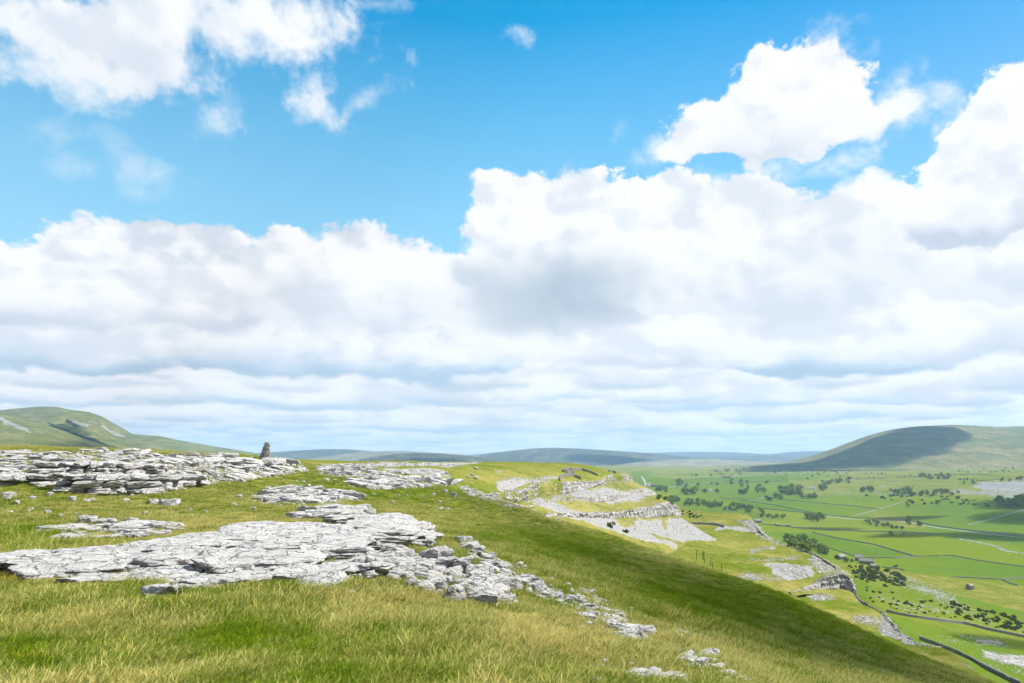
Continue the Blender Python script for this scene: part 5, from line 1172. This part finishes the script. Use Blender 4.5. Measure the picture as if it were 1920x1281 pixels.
GRPS = [  # polygon, count, height px range, description of where they stand
 ([(1268, 906), (1288, 906), (1288, 914), (1268, 914)], 7, (8, 12), 'small round tree in the clump behind the red roofed farmhouse'),
 ([(1280, 922), (1305, 922), (1304, 930), (1282, 930)], 9, (12, 17), 'dense dark tree in the big clump left of the white house'),
 ([(1228, 916), (1252, 918), (1252, 926), (1230, 924)], 8, (9, 12), 'dark tree in the row below the dale road cottages'),
 ([(1232, 934), (1280, 938), (1330, 946), (1330, 953), (1270, 948), (1232, 944)], 26, (8, 14), 'mid green tree in the left half of the river wood'),
 ([(1330, 944), (1400, 950), (1430, 958), (1430, 964), (1360, 958), (1330, 954)], 24, (8, 14), 'mid green tree in the right half of the river wood'),
 ([(1385, 920), (1432, 917), (1434, 926), (1385, 928)], 12, (8, 12), 'tree in the long row under the hangar barn'),
 ([(1464, 918), (1502, 918), (1502, 929), (1466, 930)], 14, (12, 17), 'tall dark tree in the biggest clump of mid dale'),
 ([(1498, 928), (1535, 928), (1532, 936), (1500, 936)], 9, (9, 13), 'tree in the clump below the pale long farmhouse'),
 ([(1536, 914), (1554, 914), (1553, 923), (1538, 923)], 6, (12, 16), 'round tree in the pair of clumps right of the pale farmhouse'),
 ([(1440, 932), (1470, 934), (1468, 940), (1440, 940)], 8, (9, 12), 'tree on the bank above the pale green pasture'),
 ([(1540, 905), (1600, 899), (1602, 906), (1545, 911)], 14, (6, 10), 'tree on the upper scar band beyond the pale farmhouse'),
 ([(1612, 917), (1700, 920), (1800, 922), (1800, 930), (1700, 930), (1614, 928)], 38, (7, 13), 'bushy tree along the wooded limestone band at right'),
 ([(1725, 893), (1780, 892), (1780, 900), (1728, 901)], 16, (6, 10), 'dark tree in the block high on the right limestone shelf'),
 ([(1800, 901), (1830, 901), (1830, 908), (1800, 907)], 6, (5, 8), 'small tree beside the high dark block on the shelf'),
 ([(1870, 902), (1925, 896), (1925, 901), (1872, 906)], 8, (5, 8), 'small tree along the shelf wall at the right edge'),
 ([(1868, 936), (1925, 930), (1925, 950), (1895, 956), (1862, 952)], 30, (8, 14), 'dark tree in the shadowed wood at the right edge'),
 ([(1425, 966), (1470, 968), (1475, 974), (1430, 972)], 9, (7, 10), 'tree in the hedge left of the grey round thicket'),
 ([(1514, 972), (1544, 972), (1544, 978), (1516, 978)], 11, (12, 17), 'grey green tree in the round thicket by the lane'),
 ([(1620, 970), (1650, 984), (1700, 990), (1690, 994), (1640, 990), (1618, 978)], 14, (6, 11), 'tree in the scrubby dell crossed by the lane'),
 ([(1700, 970), (1730, 978), (1725, 988), (1700, 984)], 6, (8, 12), 'tree at the bend of the lane in the dell'),
 ([(1470, 1012), (1495, 1010), (1548, 1030), (1550, 1040), (1510, 1036), (1480, 1024)], 34, (12, 20), 'ash tree on the wooded slope above the farm'),
 ([(1250, 893), (1300, 890), (1640, 884), (1640, 889), (1300, 896)], 20, (3, 6), 'scattered small tree on the far moor edge'),
 ([(1340, 884), (1400, 880), (1402, 883), (1340, 887)], 10, (4, 6), 'conifer in the far plantation under the pale moor'),
 ([(1690, 1002), (1700, 1002), (1700, 1004), (1690, 1004)], 1, (5, 6), 'lone round bush in the bright meadow'),
 ([(1300, 902), (1460, 902), (1460, 916), (1300, 914)], 16, (4, 9), 'scattered tree in the meadows at the head of the dale'),
]
for pl, n, (h0, h1), lab in GRPS:
    q = sample_poly([pl], n*3, rt)[:n] if n > 1 else [((pl[0][0]+pl[2][0])/2, (pl[0][1]+pl[2][1])/2)]
    q = sorted([tuple(c) for c in q])
    for j, (x, y) in enumerate(q): tree(x, y, rt.uniform(h0, h1), nth(j, len(q))+lab, lab.replace('tree', 'trees', 1).replace('conifer', 'conifers') if n > 1 else None, rt.uniform(.45, .7), r=rt)
for x, y, h, asp, lab in [(1567, 1048, 9, .6, 'tree at the left end of the gabled barn'), (1587, 1055, 14, .55, 'bare brown tree between the barn and the farmhouse'), (1597, 1055, 9, .5, 'narrow dark tree just left of the farmhouse'),
                     (1646, 1068, 10, .6, 'dark green tree at the right end of the farm range'), (1679, 1066, 9, .7, 'olive round tree on the wall right of the farm'), (1618, 924, 13, .6, 'bright green round tree at the left end of the wooded band'),
                     (1703, 951, 9, .5, 'lone tree in the high pasture at right'), (1344, 924, 10, .6, 'round tree just right of the white house in mid dale'), (1322, 925, 11, .6, 'round tree just left of the white house in mid dale'), (1670, 1004, 10, .8, 'dark round bush beside the scrubby dell')]:
    tree(x, y, h, lab, None, asp, r=rt)
def shrub(px, py, hpx, label, group, r):
    l, nm = cast(px, py)
    if l is None or nm not in LAND: return
    h = hpx*l.y/F/2; o = bpy.data.objects.new('shrub', BUSH[r.integers(5)]); COL.objects.link(o); o.location = l+Vector((0, 0, h*.6)); o.scale = (h*r.uniform(1, 1.5), h*1.1, h); o.rotation_euler[2] = r.uniform(0, 6); tag(o, label, 'shrub', group)
for x, y, h, lab in [(1144, 988, 13, 'green hawthorn bush beside the grey scree fan'), (1174, 999, 10, 'narrow bush on the scree right of the hawthorn'), (1700, 1133, 9, 'dark round juniper on the shrubby hillside'), (1730, 1131, 8, 'juniper right of the dark round one on the hillside')]: shrub(x, y, h, lab, None, rt)
for pl, n, (a, b_), lab in [([(1590, 1060), (1640, 1065), (1700, 1080), (1700, 1100), (1650, 1100), (1605, 1085)], 90, (4, 9), 'juniper shrub on the slope directly below the farm'),
   ([(1610, 1100), (1700, 1115), (1820, 1150), (1820, 1165), (1700, 1150), (1620, 1125)], 46, (2, 6), 'scattered dark shrub above the contouring wall'),
   ([(1780, 1130), (1850, 1140), (1925, 1165), (1925, 1190), (1850, 1175), (1790, 1155)], 80, (4, 9), 'dense shrub at the right end of the shrubby hillside'),
   ([(1280, 958), (1300, 962), (1325, 970), (1300, 975), (1280, 966)], 22, (2, 5), 'dark rush tuft on the green shelf behind the scree nose'),
   ([(1600, 928), (1800, 930), (1860, 950), (1700, 945)], 50, (3, 6), 'thorn bush scattered below the wooded limestone band'),
   ([(1400, 900), (1560, 890), (1800, 882), (1920, 876), (1920, 884), (1560, 900)], 40, (2, 4), 'small bush scattered on the far limestone shelves')]:
    for x, y in sample_poly([pl], n*3, rt)[:n]: shrub(x, y, rt.uniform(a, b_), lab, 'group: '[:0]+lab+' and its like', rt)
# heather by the flat topped boulder
h, _ = hit1([318], [1123]); me = crown_mesh(790, 900, .05, leaf_mat('heather', (.05, .035, .02), (.09, .07, .03)), .8, 'heather'); o = bpy.data.objects.new('heather', me); COL.objects.link(o)
o.location = h[0]+[0.0, .1, .08]; o.scale = (.2, .16, .16); tag(o, 'low dark heather clump at the right side of the flat topped boulder', 'heather')

# sheep: white dots on the meadows
M_WOOL = flatmat('wool', (.62, .6, .54), (.5, .48, .42)); 
def sheep_mesh():
    V, Fc = ICO[2]; VV = [V*(.52, .24, .27)+(0, 0, .62)]; FF = [Fc]; off = len(V)
    V1_, F1_ = ICO[1]
    for c, s in [((.62, 0, .80), (.15, .09, .10)), ((.52, 0, .72), (.14, .10, .14))]+[((x, y, .22), (.045, .045, .26)) for x in (-.34, .34) for y in (-.12, .12)]+[((.58, y, .88), (.03, .06, .02)) for y in (-.1, .1)]:
        VV.append(V1_*s+c); FF.append(F1_+off); off += len(V1_)
    o = mesh_np('sheep', np.concatenate(VV), np.concatenate(FF), M_WOOL); me = o.data; bpy.data.objects.remove(o); return me
SHEEP = sheep_mesh()
for pl, n, lab in [([(1700, 1000), (1900, 1010), (1920, 1050), (1750, 1040)], 22, 'white sheep grazing in the brightest green field'), ([(1500, 1000), (1700, 1050), (1800, 1060), (1900, 1080), (1700, 1075), (1640, 1050)], 14, 'white sheep grazing in the field beyond the farm'),
                   ([(1700, 950), (1850, 940), (1900, 965), (1750, 975)], 10, 'white sheep on the pasture under the right scar'), ([(1270, 940), (1300, 960), (1320, 965), (1290, 960)], 6, 'white sheep on the green shelf behind the scree nose'), ([(1640, 1110), (1750, 1130), (1800, 1150), (1680, 1140)], 10, 'white sheep among the shrubs above the contouring wall')]:
    for x, y in sample_poly([pl], n*3, rt)[:n]:
        l, nm = cast(x, y)
        if l is None or nm not in LAND: continue
        o = bpy.data.objects.new('sheep', SHEEP); COL.objects.link(o); o.location = l; o.rotation_euler[2] = rt.uniform(0, 6.3); o.scale = (.95,)*3; tag(o, lab, 'sheep', lab.replace('white ', 'flock of white '))
# two dark specks on the plateau skyline: small cairns
for x, y, hpx, lab in [(665, 874, 4.5, 'tiny dark cairn on the plateau right of the tall one'), (850, 869.5, 3, 'tiny dark marker cairn far out on the plateau skyline')]:
    p = hit1([x], [y])[0][0]; root = empty('marker_cairn', p, lab, 'cairn'); s_ = hpx*p[1]/F
    joined('stones', LOWS1, np.array([p+[dx_*s_*.18*(1-k/6), 0, s_*(k+.3)/6] for k in range(6) for dx_ in (-1, 1)]), np.full((12, 3), 1.0)*(s_*.24, s_*.22, s_*.11), np.arange(12.), M_CAIRN, root)
# small rocks scattered on spur, headland and hillside meadows
def scatter_far(polys, n, pxr, seed, lab=None):
    r = np.random.default_rng(seed); L = []; H_ = []
    for x, y in sample_poly(polys, n, r):
        l, nm = cast(x, y)
        if l is None or nm not in LAND: continue
        hw = math.exp(r.uniform(math.log(pxr[0]), math.log(pxr[1])))*l.y/F/2; L.append((l.x, l.y, l.z+hw*.15)); H_.append((hw, hw*.8, hw*r.uniform(.4, .8)))
    tag(joined('rubble', LOWS1, np.array(L), np.array(H_), r.uniform(0, 6, len(L)), M_STONE), kind='stuff')
scatter_far(R3, 1500, (1.5, 5), 61)
scatter_far([[(1010, 905), (1125, 902), (1180, 893), (1275, 965), (1340, 1012), (1230, 1012), (1100, 975), (1000, 935)]], 1100, (1.2, 4), 62)
scatter_far([[(1640, 1075), (1700, 1080), (1790, 1115), (1800, 1135), (1700, 1105)], [(1720, 1190), (1890, 1195), (1890, 1215), (1740, 1205)], [(1830, 1215), (1925, 1232), (1925, 1270), (1850, 1250)], [(1620, 1110), (1800, 1150), (1700, 1150)], [(1700, 1080), (1860, 1160), (1860, 1175), (1760, 1130)]], 1100, (1.2, 4.5), 63)
scatter_far([[(1800, 905), (1920, 900), (1920, 935), (1800, 932)], [(1500, 925), (1800, 925), (1800, 935), (1500, 932)], [(1400, 885), (1920, 872), (1920, 884), (1400, 892)]], 700, (1.2, 3.5), 64)
scatter_far([[(900, 925), (1005, 910), (1008, 935), (960, 945)], [(920, 895), (1040, 893), (1010, 908), (960, 905)]], 450, (1.5, 5), 65)

# ------------------------------------------------------------------ grass
def blade_mesh(name, seed, n, rad, hgt, wid, straw):
    r = np.random.default_rng(seed); a = r.uniform(0, 6.28, n); q = rad*np.sqrt(r.random(n)); b = np.c_[np.cos(a)*q, np.sin(a)*q, np.zeros(n)]
    h = hgt*r.uniform(.45, 1.15, n)*(1-.35*(q/rad)); yaw = r.uniform(0, 6.28, n); lean = np.c_[np.cos(a)*.36+.26+r.normal(0, .34, n), np.sin(a)*.36+r.normal(0, .34, n)]*h[:, None]
    wv = np.c_[np.cos(yaw), np.sin(yaw), 0*yaw]*(wid*r.uniform(.6, 1.2, n))[:, None]
    lv = []
    for t_, k in ((0, 1), (.45, .8), (.8, .5)):
        c = b+np.c_[lean*t_**1.8, h*(t_-.12*t_*t_)]; lv += [c-wv*k*.5, c+wv*k*.5]
    tip = b+np.c_[lean, h*.86]; V = np.stack(lv+[tip], 1)
    off = np.arange(n)[:, None]*7; T = np.array([(0, 1, 3), (0, 3, 2), (2, 3, 5), (2, 5, 4), (4, 5, 6)])
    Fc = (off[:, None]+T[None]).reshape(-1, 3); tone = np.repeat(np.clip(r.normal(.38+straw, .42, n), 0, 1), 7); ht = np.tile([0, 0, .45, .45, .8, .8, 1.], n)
    o = mesh_np(name, V.reshape(-1, 3), Fc, M_BLADE, dict(tone=tone, ht=ht), smooth=True); return o
M_BLADE, t, b = newmat('grass blades', .7, .03); ps = position(t)
a1 = t.noise(ps, .10, 4, .6); a2 = t.noise(ps, .75, 4, .6); a3 = t.noise(ps, .28, 3, .6)
f = t.step(a1*1.0 + a2*1.3 - .3 + t.attr('tone')*.62 + t.attr('ht')*.16 + t.attr('dryi')*1.0, 1.16, 1.56)
col = t.mix(t.step(a2*.6+t.attr('tone')*.4, .3, .62), (.10, .175, .008), (.24, .31, .014)); col = t.mix(f, col, (.70, .57, .29)); col = t.mix(t.step(f + a3*.4, .25, .9)*.5, col, (.46, .43, .05))
rust = t.step(t.noise(ps, .9, 3, .5), .66, .74)*.5; col = t.mix(rust, col, (.40, .25, .03)); col = t.mix(t.step(t.attr('ht'), .5, 0.0)*.6, col, (.06, .07, .008))  # rust patches; blade feet darkened as painted shade in the gaps
t.put(b.inputs['Base Color'], col)
# let some light through the blades
tr = t.node('ShaderNodeBsdfTranslucent'); t.put(tr.inputs['Color'], col); ms_ = t.node('ShaderNodeMixShader'); ms_.inputs[0].default_value = .38
t.l.new(b.outputs[0], ms_.inputs[1]); t.l.new(tr.outputs[0], ms_.inputs[2]); t.l.new(ms_.outputs[0], t.node('ShaderNodeOutputMaterial').inputs['Surface'])
for n_ in t.n:
    if n_.bl_idname == 'ShaderNodeOutputMaterial': n_.is_active_output = bool(n_.inputs['Surface'].links and n_.inputs['Surface'].links[0].from_node == ms_)
TC = bpy.data.collections.new('tufts')
for i in range(10):
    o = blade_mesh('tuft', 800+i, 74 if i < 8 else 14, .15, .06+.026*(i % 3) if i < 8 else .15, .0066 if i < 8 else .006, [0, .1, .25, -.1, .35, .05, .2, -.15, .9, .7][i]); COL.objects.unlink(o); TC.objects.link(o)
def in_rock(X, Y, px, py):
    m = np.zeros(X.shape, bool)
    for i, pl in enumerate(ROCK1):
        m |= inpoly(pl, px, py)
    return m
RP = np.array(ROCKPTS)
def grass_points(n, y0, y1, seed, kscale, xr=(-1.02, 1.02), wmin=0.75):
    r = np.random.default_rng(seed)
    # uniform over log distance, so density falls as 1/Y^2 across a widening strip
    Y = np.exp(r.uniform(math.log(y0), math.log(y1), n)); u = r.uniform(*xr, n); X = u*Y
    Z = H1(X, Y); V = np.stack([X, Y, Z], -1); px, py = project(V)
    keep = np.ones(n, bool); ir = in_rock(X, Y, px, py); keep &= ~(ir & (r.random(n) < .62))
    # not on top of stones
    near = Y < 60; idx = np.where(near & keep)[0]; R2 = RP[RP[:, 1] < 65]
    for i in range(0, len(idx), 4000):
        j = idx[i:i+4000]; d = (X[j, None]-R2[None, :, 0])**2+(Y[j, None]-R2[None, :, 1])**2 < (R2[None, :, 2]*.72)**2; bad = d.any(1) & (r.random(len(j)) < .88); keep[j[bad]] = False
    # drop what is over the brow
    d = edge_drop(X, Y, EW, 0, 0); keep &= (d < 0)
    X, Y, Z, px, py = (q[keep] for q in (X, Y, Z, px, py))
    dn = fbm2(X*1.1, Y*1.1, 3, .6, 55)*.9 + fbm2(X*.08, Y*.08, 2, .5, 56)*.4
    sc = kscale(Y)*np.clip(1.0+dn*.8+r.normal(0, .18, len(X)), .45, 1.9)
    dry = np.zeros_like(X)
    for a in DRY_AND_SHADE: dry += blob(*a, px, py)  # dry also takes in the painted green of the shaded band
    return np.stack([X, Y, Z], -1), sc, r.uniform(-.9, .9, len(X)), dry
DRY_AND_SHADE = [(600, 990, 260, 30, .22), (1050, 1180, 300, 60, .20), (900, 900, 220, 14, .12), (1300, 1220, 300, 60, .18), (1080, 975, 90, 25, .22), (60, 1000, 120, 22, -.2), (760, 925, 120, 12, -.25), (520, 1200, 150, 60, -.14), (1000, 1000, 160, 26, -.2),
       (1250, 1110, 220, 45, -.3), (1480, 1180, 200, 45, -.3), (1050, 1030, 120, 30, -.3), (1640, 1225, 160, 45, -.3), (1370, 1140, 160, 40, -.25), (150, 1230, 170, 50, -.12), (40, 1240, 50, 30, -.2), (580, 1210, 50, 35, -.16), (450, 1200, 60, 30, -.15), (330, 1170, 90, 25, .2), (620, 905, 60, 10, -.2), (230, 1150, 130, 30, .02), (700, 1130, 300, 30, .15), (50, 970, 300, 18, .1)]  # negative patches down the slope paint the shaded band's green into the blades
def scatter(name, pts, sc, rot, dry):
    me = bpy.data.meshes.new(name); me.vertices.add(len(pts)); me.vertices.foreach_set('co', pts.astype(np.float32).ravel())
    for n_, a_ in (('sc', sc), ('rot', rot), ('dryi', dry)):
        at = me.attributes.new(n_, 'FLOAT', 'POINT'); at.data.foreach_set('value', a_.astype(np.float32))
    o = bpy.data.objects.new(name, me); COL.objects.link(o); tag(o, kind='stuff')
    g = bpy.data.node_groups.new(name+' scatter', 'GeometryNodeTree'); g.interface.new_socket(name='Geometry', in_out='INPUT', socket_type='NodeSocketGeometry'); g.interface.new_socket(name='Geometry', in_out='OUTPUT', socket_type='NodeSocketGeometry')
    N = g.nodes; gi = N.new('NodeGroupInput'); go = N.new('NodeGroupOutput'); ip = N.new('GeometryNodeInstanceOnPoints'); ci = N.new('GeometryNodeCollectionInfo')
    ci.inputs['Collection'].default_value = TC; ci.inputs['Separate Children'].default_value = True; ci.inputs['Reset Children'].default_value = True
    def na(nm):
        a = N.new('GeometryNodeInputNamedAttribute'); a.data_type = 'FLOAT'; a.inputs['Name'].default_value = nm; return a.outputs['Attribute']
    cx = N.new('ShaderNodeCombineXYZ'); g.links.new(na('rot'), cx.inputs[2]); L = g.links.new
    L(gi.outputs[0], ip.inputs['Points']); L(ci.outputs[0], ip.inputs['Instance']); ip.inputs['Pick Instance'].default_value = True; L(cx.outputs[0], ip.inputs['Rotation']); L(na('sc'), ip.inputs['Scale']); L(ip.outputs[0], go.inputs[0])
    md = o.modifiers.new('scatter', 'NODES'); md.node_group = g; return o
# 'dryi' is an instance attribute
for n_ in M_BLADE.node_tree.nodes:
    if n_.bl_idname == 'ShaderNodeAttribute' and n_.attribute_name == 'dryi': n_.attribute_type = 'INSTANCER'
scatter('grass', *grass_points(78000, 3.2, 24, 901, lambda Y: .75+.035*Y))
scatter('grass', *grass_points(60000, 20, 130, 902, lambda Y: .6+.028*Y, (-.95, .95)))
